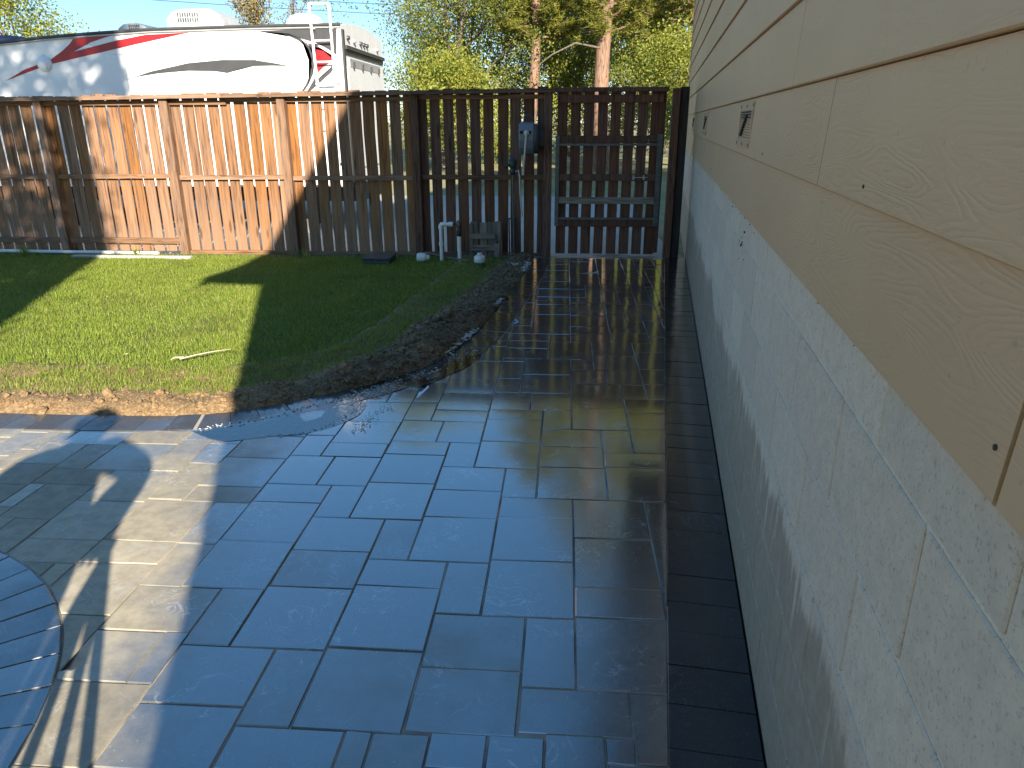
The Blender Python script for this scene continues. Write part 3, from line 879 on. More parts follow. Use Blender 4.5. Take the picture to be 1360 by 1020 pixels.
house = thing('house', 'tan lap sided house with grey block foundation along the patio', 'house', (WNV[0] * WALL_D, WNV[1] * WALL_D, 0))
house.rotation_euler = (0, 0, math.atan2(WD[1], WD[0]))
U0, U1 = -1.767, 11.25
LB = dict(parent=house, local=True)
MB().box(U0 + 0.01, U1 - 0.01, -8.0, -0.022, 0.0, 4.0).build('wall', M_DARK, **LB)
MB().box(U0 + 0.003, U1 - 0.003, -0.021, -0.0038, -0.05, 1.125).build('mortar', M_MORTAR, **LB)
roofp = [(0.58, 4.0), (-1.2, 6.67), (-4.0, 7.6), (-6.8, 6.67), (-8.58, 4.0)]
fix_normals(MB().prism([(U0 - 0.03, y, z) for y, z in roofp], (0, 0, 0), (U1 - U0 + 0.3, 0, 0)).build('roof', M_ROOF, **LB))
MB().box(U0 - 0.03, U1 + 0.27, 0.583, 0.605, 3.93, 4.12).build('fascia', M_TRIM, **LB)
# block courses in running bond
def block_obj(a, b, z0, z1):
    mb = MB().cbox(a, b, -0.0205, rng.uniform(-0.0006, 0.0008), z0, z1, 0.0028)
    return mb.build('concrete_block', M_BLOCK, **LB)
zs = [0.0, 0.185, 0.388, 0.594, 0.789, 0.992, 1.122]
for r in range(6):
    ph = 0.849 if r % 2 == 0 else 0.636
    if r == 5: ph = 0.636
    if r == 4: ph = 0.849
    if r == 3: ph = 0.625
    if r == 2: ph = 0.842
    if r == 1: ph = 0.64
    e = [U0] + [x for x in (ph + 0.43 * k for k in range(-6, 26)) if U0 + 0.05 < x < U1 - 0.05] + [U1]
    jz = 0.0042
    for a, b in zip(e[:-1], e[1:]):
        block_obj(a + 0.0042, b - 0.0042, zs[r] + (jz if r else 0), zs[r + 1] - jz)
# lap boards
joints = {0: [0.676, 6.1], 1: [1.662, 7.15], 2: [2.135, 7.42], 3: [3.11, 8.35], 4: [1.2, 6.2, 9.9], 5: [2.9, 7.9], 6: [0.9, 5.4, 9.2], 7: [2.2, 6.9], 8: [3.6, 8.6]}
for r in range(14):
    z0 = 1.109 + 0.2093 * r
    e = [U0 - 0.004] + joints.get(r, [1.0 + (r * 1.37) % 3, 5.6 + (r * 1.71) % 3]) + [U1 + 0.004]
    for a, b in zip(e[:-1], e[1:]):
        g = 0.0022
        if r == 0 and b == 0.676: b -= 0.004
        prof = [(-0.021, z0), (0.0135, z0), (0.0160, z0 + 0.0025), (0.0160, z0 + 0.006), (0.0048, z0 + 0.2075), (-0.021, z0 + 0.2075)]
        if r == 0:
            prof[0] = (0.0012, z0); prof[-1] = (0.0012, z0 + 0.2075)
        L = b - a - 2 * g
        vs = [(0, y, z) for y, z in prof] + [(L, y, z) for y, z in prof]
        n = len(prof)
        mb = MB().add([(x, y, z - z0) for x, y, z in vs], [tuple(range(n - 1, -1, -1)), tuple(range(n, 2 * n))] + [(i, (i + 1) % n, n + (i + 1) % n, n + i) for i in range(n)])
        o = fix_normals(mb.build('siding_board', M_SIDING, **LB))
        o.location = (a + g, 0, z0)
MB().cbox(U1 + 0.006, U1 + 0.03, -0.10, 0.022, 1.10, 3.99).build('corner_trim', M_TRIM, **LB)
# crawl-space vents
for k, (a, b) in enumerate(((3.02, 3.50), (6.02, 6.55), (8.45, 8.95))):
    z0, z1 = 1.347, 1.515
    def yo(z): return 0.016 - 0.0112 * (z - 1.324) / 0.2015
    fr = MB()
    yb, yt = yo(z0), yo(z1)
    for x0, x1, q0, q1 in ((a, b, z0, z0 + 0.03), (a, b, z1 - 0.03, z1), (a, a + 0.028, z0 + 0.03, z1 - 0.03), (b - 0.028, b, z0 + 0.03, z1 - 0.03)):
        fr.box(x0, x1, yo((q0 + q1) / 2) - 0.004, yo((q0 + q1) / 2) + 0.004, q0, q1)
    f = fr.build('vent', M_VENT, **LB)
    MB().box(a + 0.03, b - 0.03, yt - 0.0005, yt + 0.0035, z0 + 0.031, z1 - 0.031).build('opening', M_DARK, f, True)
    for j in range(11):
        q = z0 + 0.034 + j * 0.0098
        MB().add([(a + 0.03, yo(q) - 0.002, q), (b - 0.03, yo(q) - 0.002, q), (b - 0.03, yo(q) + 0.005, q + 0.0062), (a + 0.03, yo(q) + 0.005, q + 0.0062),
                  (a + 0.03, yo(q) - 0.0035, q + 0.001), (b - 0.03, yo(q) - 0.0035, q + 0.001), (b - 0.03, yo(q) + 0.0035, q + 0.0072), (a + 0.03, yo(q) + 0.0035, q + 0.0072)],
                 [(0, 1, 2, 3), (7, 6, 5, 4), (0, 4, 5, 1), (1, 5, 6, 2), (2, 6, 7, 3), (3, 7, 4, 0)]).build('slat', M_VENT, f, True)
    # slipped damper lever showing as a dark slanting slot
    c = (a + b) / 2 + 0.03
    MB().add([(c - 0.10, yo(z1) + 0.0125, z1 - 0.045), (c - 0.06, yo(z1) + 0.0125, z1 - 0.045), (c + 0.105, yo(z0) + 0.0065, z0 + 0.042), (c + 0.05, yo(z0) + 0.0065, z0 + 0.042),
              (c - 0.10, yo(z1) + 0.004, z1 - 0.045), (c - 0.06, yo(z1) + 0.004, z1 - 0.045), (c + 0.105, yo(z0) - 0.002, z0 + 0.042), (c + 0.05, yo(z0) - 0.002, z0 + 0.042)],
             [(0, 1, 2, 3), (7, 6, 5, 4), (0, 4, 5, 1), (1, 5, 6, 2), (2, 6, 7, 3), (3, 7, 4, 0)]).build('damper_slot', M_DARK, f, True)
    nm = MB()
    for x in (a + 0.014, (a + b) / 2, b - 0.014):
        for q in (z0 + 0.013, z1 - 0.013):
            nm.lathe([(0.0001, 0.006), (0.006, 0.0055), (0.006, 0.002)], (x, yo(q), q), 'y', 8)
    nm.build('screw', M_NAIL, f, True)
nm = MB()
for u, row in ((1.30, 1), (0.70, 0), (2.6, 1), (1.06, 3), (5.1, 0)):
    z0 = 1.109 + 0.2093 * row
    q = z0 + (0.028 if row % 2 else 0.05)
    nm.lathe([(0.0001, 0.0185), (0.0034, 0.018), (0.0034, 0.012)], (u, -0.0022 * (q - z0) / 0.04, q), 'y', 8)
tag(nm.build('nail', M_NAIL, **LB), kind='stuff')
# cobwebs and leaf bits caught under the bottom board
V, Fc = [], []
n = 0
for _ in range(30):
    u = rng.choice([rng.uniform(2.3, 3.6), rng.uniform(1.2, 5)])
    z = 1.106 - abs(rng.normal(0, 0.012)); r = rng.uniform(0.0015, 0.0045)
    V.append(iv * rng.uniform(0.4, 1.4, iv.shape) * [r, r * 0.5, r] + [u, 0.003, z]); Fc.append(fi + n); n += len(iv)
for _ in range(14):
    u = 3.05 + rng.normal(0, 0.05); z = 1.0 + rng.normal(0, 0.03); r = rng.uniform(0.002, 0.006)
    V.append(iv * rng.uniform(0.4, 1.4, iv.shape) * [r, r * 0.5, r] + [u, 0.003, z]); Fc.append(fi + n); n += len(iv)
o = MB(); o.v = [tuple(x) for x in np.concatenate(V)]; o.f = [tuple(x) for x in np.concatenate(Fc)]; o.sm = [False] * len(o.f)
tag(o.build('leaf_debris', M_NAIL, **LB), kind='stuff')

# ------------------------------------------------------------------ fence
M_PICKET = m_wood('cedar_picket', (0.11, 0.045, 0.017), (0.285, 0.135, 0.052), 0.8, 0.0, 'z', 0.5)
M_PICKD = m_wood('shaded_red_picket', (0.055, 0.024, 0.014), (0.17, 0.075, 0.038), 0.8)  # redder wood, with the house shadow on these bays darkened into its colour
M_RAIL = m_wood('cedar_rail', (0.12, 0.06, 0.032), (0.26, 0.145, 0.08), 0.8, 0.1, 'x')
M_RAILD = m_wood('shaded_red_rail', (0.06, 0.03, 0.018), (0.16, 0.08, 0.045), 0.8, 0.05, 'x')  # rail wood for the same bays, their shade put into the colour
M_POST = m_wood('cedar_post', (0.13, 0.062, 0.03), (0.28, 0.15, 0.078), 0.8, 0.1)
M_GATEW = m_wood('gate_board', (0.055, 0.022, 0.012), (0.15, 0.058, 0.028), 0.72)
M_GREY = m_wood('weathered_board', (0.10, 0.085, 0.065), (0.24, 0.205, 0.155), 0.9, 0.3)
M_GREYX = m_wood('weathered_slat', (0.11, 0.09, 0.07), (0.26, 0.22, 0.165), 0.9, 0.3, 'x')
YF = 8.43                                     # front plane of rails and posts
fence = thing('wooden_fence', 'brown cedar picket fence behind the lawn with a shadow falling across it', 'fence', (-3.2, YF, 0))
def ztop(x): return 1.772 + 0.0105 * x
POSTS = [-8.85, -7.38, -5.90, -4.445, -3.12, -1.655, -0.205]
def picket_mesh(w, seed):
    r = np.random.default_rng(seed)
    mb = MB()
    H = 1.0
    n = 5
    th = 0.016
    sec = []
    for k in range(n):
        z = k / (n - 1)
        bx, by = r.normal(0, 0.0025), r.normal(0, 0.0035)
        sec.append([(-w / 2 + bx, by, z), (w / 2 + bx, by + r.normal(0, 0.003), z), (w / 2 + bx, by + th, z), (-w / 2 + bx, by + th, z)])
    d = 0.018                                   # dog-eared top
    top = sec[-1]
    vs = [p for s_ in sec for p in s_]
    fs = []
    for k in range(n - 1):
        for i in range(4):
            j = (i + 1) % 4
            fs.append((k * 4 + i, k * 4 + j, (k + 1) * 4 + j, (k + 1) * 4 + i))
    fs += [(3, 2, 1, 0), tuple(4 * (n - 1) + i for i in range(4))]
    mb.add(vs, fs)
    return mb
pm_l = [picket_mesh(0.1215, 30 + i).build('picket', M_PICKET, fence, True) for i in range(5)]
pm_r = [picket_mesh(0.1140, 50 + i).build('picket', M_PICKD, fence, True) for i in range(5)]
protos = pm_l + pm_r
first = set()
x = -9.3
k = 0
while x < -0.20:
    pool = pm_l if x < -1.72 else pm_r
    pr = pool[int(rng.integers(len(pool)))]
    o = pr if pr.name not in first else clone(pr, parent=fence)
    first.add(pr.name)
    h = ztop(x) + 0.022 + rng.normal(0, 0.006) - 0.015
    o.location = (x + 3.2, 0.042 + rng.normal(0, 0.002), 0.015)
    o.scale = (rng.uniform(0.965, 1.035), 1, h)
    o.rotation_euler = (0, rng.normal(0, 0.003), 0)
    x += 0.1455 if x < -1.72 else 0.1475
    k += 1
for pr in protos:
    if pr.name not in first: bpy.data.objects.remove(pr)
for i, px_ in enumerate(POSTS):
    mb = MB().cbox(px_ - 0.045, px_ + 0.045, YF - 0.05, YF + 0.04, -0.05, ztop(px_) - 0.012, 0.004)
    mb.build('post', M_POST if px_ < -2 else M_PICKD, fence)
for a, b in zip(POSTS[:-1], POSTS[1:]):
    a, b = a + 0.047, b - 0.047
    for kind in ('mid', 'low'):
        if kind == 'mid': z0, z1 = 0.838, 0.888
        else:
            if a < -4.5: z0, z1 = 0.105, 0.168
            else: z0, z1 = -0.02, 0.034
        dz = rng.normal(0, 0.004, 2)
        zz_ = (z0 + dz[0], z0 + dz[1], z1 + dz[1], z1 + dz[0])
        y0, y1 = YF + 0.001, YF + 0.039
        mb = MB().add([(a, y0, zz_[0]), (b, y0, zz_[1]), (b, y1, zz_[1]), (a, y1, zz_[0]), (a, y0, zz_[3]), (b, y0, zz_[2]), (b, y1, zz_[2]), (a, y1, zz_[3])],
                      [(0, 3, 2, 1), (4, 5, 6, 7), (0, 1, 5, 4), (1, 2, 6, 5), (2, 3, 7, 6), (3, 0, 4, 7)])
        mb.build('kickboard' if (kind == 'low' and a > -4.5) else 'rail', M_RAIL if b < -1.5 else M_RAILD, fence)
# top rail: flat boards nailed over the posts
e = [-9.3, -6.63, -3.75, -1.66, -0.155]
for a, b in zip(e[:-1], e[1:]):
    za, zb = ztop(a), ztop(b)
    a2, b2 = a + 0.002, b - 0.002
    y0, y1 = YF - 0.098, YF + 0.038
    vs = [(a2, y0, za - 0.008), (b2, y0, zb - 0.008), (b2, y1, zb - 0.008), (a2, y1, za - 0.008), (a2, y0, za + 0.030), (b2, y0, zb + 0.030), (b2, y1, zb + 0.030), (a2, y1, za + 0.030)]
    MB().add([(x_, y_, z_ - 0.022) for x_, y_, z_ in vs], [(0, 3, 2, 1), (4, 5, 6, 7), (0, 1, 5, 4), (1, 2, 6, 5), (2, 3, 7, 6), (3, 0, 4, 7)]).build('top_rail', M_RAIL if b < -1.5 else M_RAILD, fence)
    MB().box(a2, b2, YF + 0.0, YF + 0.038, ztop((a + b) / 2) - 0.085, ztop((a + b) / 2) - 0.040).build('rail', M_RAIL, fence)

# ------------------------------------------------------------------ gate
M_STEEL = plain('galvanised_steel', (0.12, 0.125, 0.12), 0.5, 0.6, 0.3, 18)
M_BRASS = plain('latch_metal', (0.45, 0.44, 0.40), 0.4, 0.8)
gate = thing('wooden_gate', 'dark reddish wooden gate with grey steel frame at the end of the path', 'gate', (0.46, YF, 0))
gx0, gx1 = -0.11, 1.045
npk = 8
pitch = (gx1 - gx0 - 0.012) / npk
gp = [picket_mesh(0.108, 70 + i).build('picket', M_GATEW, gate, True) for i in range(4)]
for i in range(npk):
    o = gp[i] if i < 4 else clone(gp[int(rng.integers(4))], parent=gate)
    xc = gx0 + 0.058 + pitch * i
    o.location = (xc - 0.46, 0.042, 0.028)
    o.scale = (rng.uniform(0.97, 1.02), 1, 1.73 + rng.normal(0, 0.006))
    o.rotation_euler = (0, rng.normal(0, 0.002), 0)
o = clone(gp[0], parent=gate); o.location = (gx1 - 0.028 - 0.46, 0.041, 0.045); o.scale = (0.5, 1, 1.73)
for z0, z1, mat in ((1.635, 1.715, M_GATEW), (1.225, 1.305, M_GATEW), (0.832, 0.905, M_GATEW), (0.585, 0.658, M_GREYX), (0.335, 0.415, M_GATEW)):
    MB().cbox(gx0 + 0.03, gx1 - 0.03, YF + 0.003, YF + 0.041, z0, z1, 0.003).build('rail', mat, gate)
MB().cbox(gx0 - 0.03, gx1 + 0.02, YF + 0.0, YF + 0.041, 1.745, 1.79, 0.003).build('top_rail', M_GATEW, gate)
fr = MB()
fr.box(gx0 - 0.012, gx0 + 0.028, YF - 0.03, YF + 0.002, 0.36, 1.31)
MB().box(gx0 - 0.012, gx0 + 0.030, YF - 0.012, YF + 0.0, 0.345, 1.305).build('steel_upright', M_STEEL, gate)
MB().box(gx1 - 0.075, gx1 - 0.020, YF - 0.012, YF + 0.0, 0.35, 1.32).build('steel_upright', M_STEEL, gate)
MB().box(gx0 + 0.032, gx1 - 0.077, YF - 0.012, YF + 0.0, 1.200, 1.224).build('steel_bar', M_STEEL, gate)
MB().box(gx0 + 0.032, gx1 - 0.077, YF - 0.012, YF + 0.0, 0.416, 0.440).build('steel_bar', M_STEEL, gate)
for z, xx_ in ((1.255, 0.87), (0.87, 0.73)):
    lt = MB().box(xx_ - 0.005, xx_ + 0.012, YF - 0.026, YF - 0.0005, z - 0.024, z + 0.024).box(xx_ + 0.105, xx_ + 0.122, YF - 0.026, YF - 0.0005, z - 0.024, z + 0.024)
    lt.tube([(xx_ - 0.01, YF - 0.016, z), (xx_ + 0.155, YF - 0.016, z)], 0.007, 8)
    lt.build('latch', M_BRASS if z < 1 else M_STEEL, gate)
MB().tube([(gx0 - 0.02, YF - 0.03, 1.21), (gx0 - 0.05, YF - 0.02, 1.20), (gx0 - 0.085, YF - 0.0, 1.19)], 0.008, 8).build('latch', M_BRASS, gate)
gpost = MB().cbox(1.10, 1.178, YF - 0.05, YF + 0.04, -0.05, 1.775, 0.004).build('gate_post', M_GATEW)
tag(gpost, 'reddish brown square gate post on the right side of the gate', 'post')
M_BLACKW = m_wood('dark_stained_board', (0.02, 0.013, 0.010), (0.05, 0.032, 0.024), 0.8)
fill = MB().cbox(1.186, 1.275, YF - 0.01, YF + 0.07, -0.05, 1.79, 0.004).build('filler_post', M_BLACKW)
tag(fill, 'almost black post squeezed between the gate post and the house wall', 'post')

# ------------------------------------------------------------------ things along the fence
M_PVC = plain('white_pvc', (0.72, 0.71, 0.67), 0.4, 0, 0.10, 10)
M_REEL = plain('grey_plastic', (0.15, 0.17, 0.195), 0.45, 0, 0.10, 12)
M_REELD = plain('dark_grey_plastic', (0.05, 0.056, 0.07), 0.45, 0, 0.10, 12)
M_HOSE = plain('pale_hose', (0.52, 0.49, 0.42), 0.5)
M_IRON = plain('dark_iron', (0.055, 0.06, 0.06), 0.55, 0.5, 0.3)
M_TEAL = plain('dark_teal_plastic', (0.02, 0.05, 0.06), 0.45)

reel = thing('hose_reel', 'grey wall mounted hose reel hanging on the shaded fence left of the gate', 'hose reel', (-0.40, YF - 0.05, 1.11))
x0, x1 = -0.505, -0.345
yc, zc_, R = YF - 0.165, 1.275, 0.158
prof = [(yc + 0.10, zc_ - 0.155), (yc + 0.02, zc_ - 0.163), (yc - 0.07, zc_ - 0.145), (yc - 0.125, zc_ - 0.09), (yc - 0.148, zc_ - 0.01), (yc - 0.146, zc_ + 0.085), (yc - 0.105, zc_ + 0.155), (yc + 0.0, zc_ + 0.172), (yc + 0.10, zc_ + 0.165)]
ins = 0.014
n = len(prof)
cy = sum(p[0] for p in prof) / n; cz = sum(p[1] for p in prof) / n
rings = []
for xr, s_ in ((x0, 0.90), (x0 + ins, 1.0), (x1 - ins, 1.0), (x1, 0.93)):
    rings.append([(xr, cy + (p[0] - cy) * s_, cz + (p[1] - cz) * s_) for p in prof])
mb = MB()
vs = [p for r in rings for p in r]
fs = [tuple(range(n)), tuple(range(4 * n - 1, 3 * n - 1, -1))]
for k in range(3):
    for i in range(n):
        fs.append((k * n + i, (k + 1) * n + i, (k + 1) * n + (i + 1) % n, k * n + (i + 1) % n))
mb.add(vs, fs)
fix_normals(mb.build('housing', M_REEL, reel))
MB().lathe([(0.150, x1 + 0.001), (0.153, x1 + 0.02), (0.140, x1 + 0.045), (0.06, x1 + 0.052), (0.05, x1 + 0.06)], (0, yc - 0.01, zc_), 'x', 28).build('side_cover', M_REELD, reel)
MB().box(x0 + 0.012, x1 - 0.03, yc - 0.152, yc - 0.10, zc_ + 0.055, zc_ + 0.083).build('hose_slot', M_DARK, reel)
MB().tube([(x0 + 0.05, yc + 0.0, zc_ + 0.16), (x0 + 0.05, yc - 0.005, zc_ + 0.21), (x0 + 0.07, yc - 0.005, zc_ + 0.235), (x1 - 0.045, yc - 0.005, zc_ + 0.235), (x1 - 0.022, yc - 0.005, zc_ + 0.21), (x1 - 0.022, yc, zc_ + 0.16)], 0.010, 8).build('handle', M_REELD, reel)
MB().box(-0.43, -0.25, YF - 0.055, YF + 0.04, 1.20, 1.36).box(-0.41, -0.28, YF - 0.12, YF - 0.055, 1.23, 1.33).build('bracket', M_REELD, reel)
MB().lathe([(0.0001, 0.0), (0.026, 0.002), (0.030, 0.02), (0.022, 0.04)], (x0 + 0.082, yc - 0.185, zc_ + 0.062), 'y', 14).build('hose_stop', M_HOSE, reel)
h = MB().tube([(x0 + 0.082, yc - 0.18, zc_ + 0.06), (x0 + 0.078, yc - 0.20, zc_ + 0.0), (x0 + 0.070, yc - 0.205, zc_ - 0.12), (x0 + 0.058, yc - 0.20, zc_ - 0.26), (x0 + 0.05, yc - 0.17, zc_ - 0.36)], 0.0105, 8)
h.build('hose', M_HOSE, reel)

st = thing('faucet_stand', 'dark valve on a thin metal stake with a hanging hose below the hose reel', 'faucet', (-0.575, YF - 0.09, 0))
MB().tube([(-0.567, YF - 0.10, -0.03), (-0.577, YF - 0.10, 0.5), (-0.582, YF - 0.10, 0.92)], [0.013, 0.011, 0.011], 8).build('stake', M_STEEL, st)
for dx in (-0.045, 0.03):
    MB().tube([(-0.575 + dx, YF - 0.085, 0.0), (-0.580 + dx, YF - 0.085, 0.44)], 0.008, 6).build('side_rod', M_IRON, st)
MB().box(-0.632, -0.53, YF - 0.108, YF - 0.086, 0.425, 0.44).build('cross_bar', M_IRON, st)
MB().lathe([(0.018, 0.90), (0.030, 0.905), (0.033, 0.95), (0.026, 0.97), (0.040, 0.985), (0.046, 1.02), (0.043, 1.06), (0.022, 1.075), (0.012, 1.08)], (-0.582, YF - 0.10, 0), 'z', 16).build('valve_body', M_TEAL, st)
MB().tube([(-0.582, YF - 0.10, 1.0), (-0.64, YF - 0.115, 1.005), (-0.655, YF - 0.13, 0.98)], [0.018, 0.017, 0.02], 10).build('spout', M_TEAL, st)
MB().tube([(-0.60, YF - 0.14, 1.055), (-0.55, YF - 0.14, 1.058)], 0.013, 8).tube([(-0.575, YF - 0.10, 1.055), (-0.575, YF - 0.14, 1.057)], 0.008, 6).build('handle', M_TEAL, st)
MB().tube([(-0.56, YF - 0.10, 0.93), (-0.52, YF - 0.11, 0.95), (-0.505, YF - 0.12, 0.88), (-0.50, YF - 0.12, 0.72), (-0.488, YF - 0.11, 0.56), (-0.478, YF - 0.10, 0.45)], 0.0095, 8).build('hose', M_HOSE, st)
o = MB().tube([(-0.79, 8.22, 0.012), (-0.58, 8.2, 0.012), (-0.36, 8.2, 0.014)], 0.012, 8).build('iron_rod', M_IRON)
tag(o, 'thin iron rod lying on the ground at the foot of the valve stake', 'rod')

yp = 8.06
pv = thing('pvc_pipe_riser', 'white plastic pipe loop rising from the lawn in front of the fence', 'pipe', (-1.24, yp, 0))
MB().tube([(-1.350, yp, -0.03), (-1.350, yp, 0.17)], 0.020, 12).build('pipe', M_PVC, pv)
MB().tube([(-1.350, yp, 0.17), (-1.350, yp, 0.205)], 0.027, 12).build('coupling', M_PVC, pv)
MB().tube([(-1.350, yp, 0.205), (-1.350, yp, 0.36)], 0.020, 12).build('pipe', M_PVC, pv)
MB().tube([(-1.350, yp, 0.355), (-1.349, yp, 0.38), (-1.340, yp, 0.396), (-1.315, yp, 0.401), (-1.30, yp, 0.401)], 0.0265, 12).build('elbow', M_PVC, pv)
MB().tube([(-1.30, yp, 0.401), (-1.255, yp, 0.401)], 0.020, 12).build('pipe', M_PVC, pv)
MB().tube([(-1.262, yp, 0.401), (-1.215, yp, 0.401)], 0.0265, 12).build('tee', M_PVC, pv)
MB().tube([(-1.215, yp, 0.401), (-1.165, yp, 0.401)], 0.013, 10).build('nipple', M_IRON, pv)
MB().lathe([(0.022, 0.36), (0.028, 0.375), (0.030, 0.40), (0.024, 0.43), (0.018, 0.44)], (-1.150, yp, 0), 'z', 12).build('brass_valve', plain('old_brass', (0.16, 0.10, 0.06), 0.5, 0.7), pv)
MB().lathe([(0.020, 0.27), (0.026, 0.275), (0.026, 0.335), (0.020, 0.36)], (-1.150, yp, 0), 'z', 12).build('union', M_IRON, pv)
MB().tube([(-1.150, yp, -0.03), (-1.150, yp, 0.275)], 0.022, 12).build('pipe', M_PVC, pv)
o = MB().tube([(-1.56, 8.20, 0.07), (-1.2, 8.02, 0.035), (-0.86, 7.93, 0.016)], [0.009, 0.008, 0.006], 6).build('stick', M_GREYX)
tag(o, 'thin bare stick lying slanted on the grass at the foot of the pvc pipes', 'stick')

cr = thing('wooden_crate', 'small weathered slatted wooden crate standing against the fence by the pipes', 'crate', (-0.90, 8.30, 0))
for xa in (-1.055, -0.955, -0.865, -0.785):
    MB().cbox(xa, xa + 0.083, 8.315, 8.330, 0.0, 0.395 + rng.normal(0, 0.006), 0.002).build('back_slat', M_GREY, cr)
for z in (0.245, 0.115):
    q = MB().cbox(-1.065, -0.775, 8.262, 8.280, z - 0.030, z + 0.030, 0.003).build('front_slat', M_GREYX, cr)
MB().cbox(-0.770, -0.712, 8.27, 8.310, 0.19, 0.405, 0.003).build('side_post', M_GREY, cr)
MB().cbox(-0.785, -0.725, 8.262, 8.310, 0.0, 0.165, 0.003).build('side_post', M_GREY, cr)
MB().cbox(-1.068, -1.03, 8.283, 8.312, 0.0, 0.38, 0.003).build('side_post', M_GREY, cr)

M_GREENP = plain('green_plastic', (0.03, 0.16, 0.09), 0.4)
def jar(x, y, label, tipped=False):
    t = thing('plastic_jar', label, 'jar', (x, y, 0.0), 'white plastic jars by the fence')
    if tipped:
        MB().lathe([(0.02, -0.055), (0.045, -0.05), (0.052, -0.02), (0.05, 0.03), (0.035, 0.055), (0.02, 0.06)], (x, y, 0.045), 'x', 18).build('body', M_PVC, t)
        MB().lathe([(0.03, 0.061), (0.031, 0.085), (0.01, 0.088)], (x, y, 0.045), 'x', 14).build('cap', M_PVC, t)
    else:
        MB().lathe([(0.046, 0.0), (0.052, 0.006), (0.053, 0.05), (0.054, 0.052)], (x, y, 0), 'z', 20).build('base', M_GREENP, t)
        MB().lathe([(0.054, 0.0525), (0.060, 0.062), (0.061, 0.105), (0.050, 0.122), (0.030, 0.128)], (x, y, 0), 'z', 20).build('body', M_PVC, t)
        MB().lathe([(0.026, 0.1285), (0.027, 0.148), (0.022, 0.152)], (x, y, 0), 'z', 16).build('cap', M_PVC, t)
    return t
jar(-0.89, 7.72, 'white plastic jar with green bottom upright at the corner of the turf')
jar(-1.565, 8.02, 'small white plastic jar tipped over between the dark box and the pipes', True)

M_BOXD = plain('dark_green_plastic', (0.035, 0.048, 0.05), 0.5, 0, 0.15, 16, 0.1)
bx = thing('valve_box', 'low dark grey irrigation box with flat lid on the lawn edge', 'utility box', (-2.02, 7.95, 0))
MB().cbox(-2.165, -1.875, 7.80, 8.12, -0.02, 0.050, 0.006).build('body', M_BOXD, bx)
MB().cbox(-2.175, -1.865, 7.79, 8.13, 0.0505, 0.072, 0.006).build('lid', M_BOXD, bx)
br = MB().tube([(-2.42, 4.30, 0.035), (-2.34, 4.36, 0.046), (-2.25, 4.43, 0.05), (-2.17, 4.50, 0.046)], [0.006, 0.005, 0.004, 0.002], 6).tube([(-2.33, 4.365, 0.046), (-2.29, 4.34, 0.055)], [0.003, 0.0015], 5)
br.tube([(-2.40, 4.32, 0.04), (-2.45, 4.30, 0.045), (-2.46, 4.27, 0.04)], [0.008, 0.007, 0.004], 5)
tag(br.build('twig', M_LITTER), 'pale forked twig lying on the sunlit part of the lawn', 'twig')
o = MB().tube([(-6.9, 8.30, 0.03), (-6.0, 8.29, 0.025), (-4.7, 8.27, 0.022)], 0.020, 10).build('ground_pipe', M_PVC)
tag(o, 'long white pipe lying along the foot of the fence at the left', 'pipe')
o = MB().cbox(-5.6, -4.2, 8.02, 8.09, -0.01, 0.03, 0.006).build('edging_board', M_CONC)
o.rotation_euler = (0, 0, 0)
tag(o, 'pale strip of edging set in the grass near the fence at the left', 'edging')
def weed(x, y, h, nb, label):
    n_ = nb
    P = np.c_[rng.normal(x, 0.02, n_), rng.normal(y, 0.02, n_)]
    v, t = strips(P, rng.uniform(0, 2 * PI, n_), np.abs(rng.normal(0.35, 0.2, n_)), rng.uniform(0.6, 1.0, n_) * h, rng.uniform(0.006, 0.014, n_), np.full(n_, 0.0), 0.5)
    tag(quick_mesh('weed', v, t, M_GRASS), label, 'weed', 'weeds at the foot of the fence')
weed(-6.25, 8.15, 0.20, 34, 'dark leafy weed at the foot of the fence in the left corner')
weed(-4.95, 8.25, 0.13, 30, 'thin tall grass weed beside the second fence post from the left')
weed(-2.95, 8.27, 0.14, 16, 'wispy dry weed by the fence post left of the dark box')

# ------------------------------------------------------------------ travel trailer behind the fence
YR = 11.0
M_RV = plain('white_gelcoat', (0.80, 0.80, 0.79), 0.25, 0, 0.03, 3)
M_RVD = plain('charcoal_graphic', (0.055, 0.055, 0.057), 0.35, 0, 0.1, 5)
M_RVR = plain('red_graphic', (0.36, 0.012, 0.016), 0.35, 0, 0.12, 5)
M_RVG = plain('silver_trim', (0.42, 0.42, 0.42), 0.4, 0.3, 0.1, 5)
M_RUB = plain('black_rubber', (0.02, 0.02, 0.02), 0.8)
rv = thing('travel_trailer', 'white travel trailer with red and charcoal swooshes parked behind the fence', 'trailer', (-7.5, 12.2, 0))
XR = -3.14
stn = [(-12.4, 1.3), (-12.0, 1.75), (-11.0, 2.18), (-9.6, 2.40), (-8.09, 2.53), (-7.41, 2.59), (-6.67, 2.635), (-5.84, 2.675), (-4.43, 2.70), (XR, 2.71)]
xs_ = []
sec = []
for x_, zt in stn:
    sec.append([(x_, YR, 0.55), (x_, YR, zt), (x_, YR + 0.35, zt + 0.050), (x_, YR + 0.8, zt + 0.085), (x_, YR + 1.2, zt + 0.095), (x_, YR + 1.6, zt + 0.085), (x_, YR + 2.05, zt + 0.05), (x_, YR + 2.4, zt), (x_, YR + 2.4, 0.55)])
n = 9
vs = [p for s_ in sec for p in s_]
fs = [tuple(range(n)), tuple(range(len(vs) - 1, len(vs) - n - 1, -1))]
for k in range(len(sec) - 1):
    for i in range(n):
        fs.append((k * n + i, (k + 1) * n + i, (k + 1) * n + (i + 1) % n, k * n + (i + 1) % n))
fix_normals(MB().add(vs, fs).build('body', M_RV, rv))
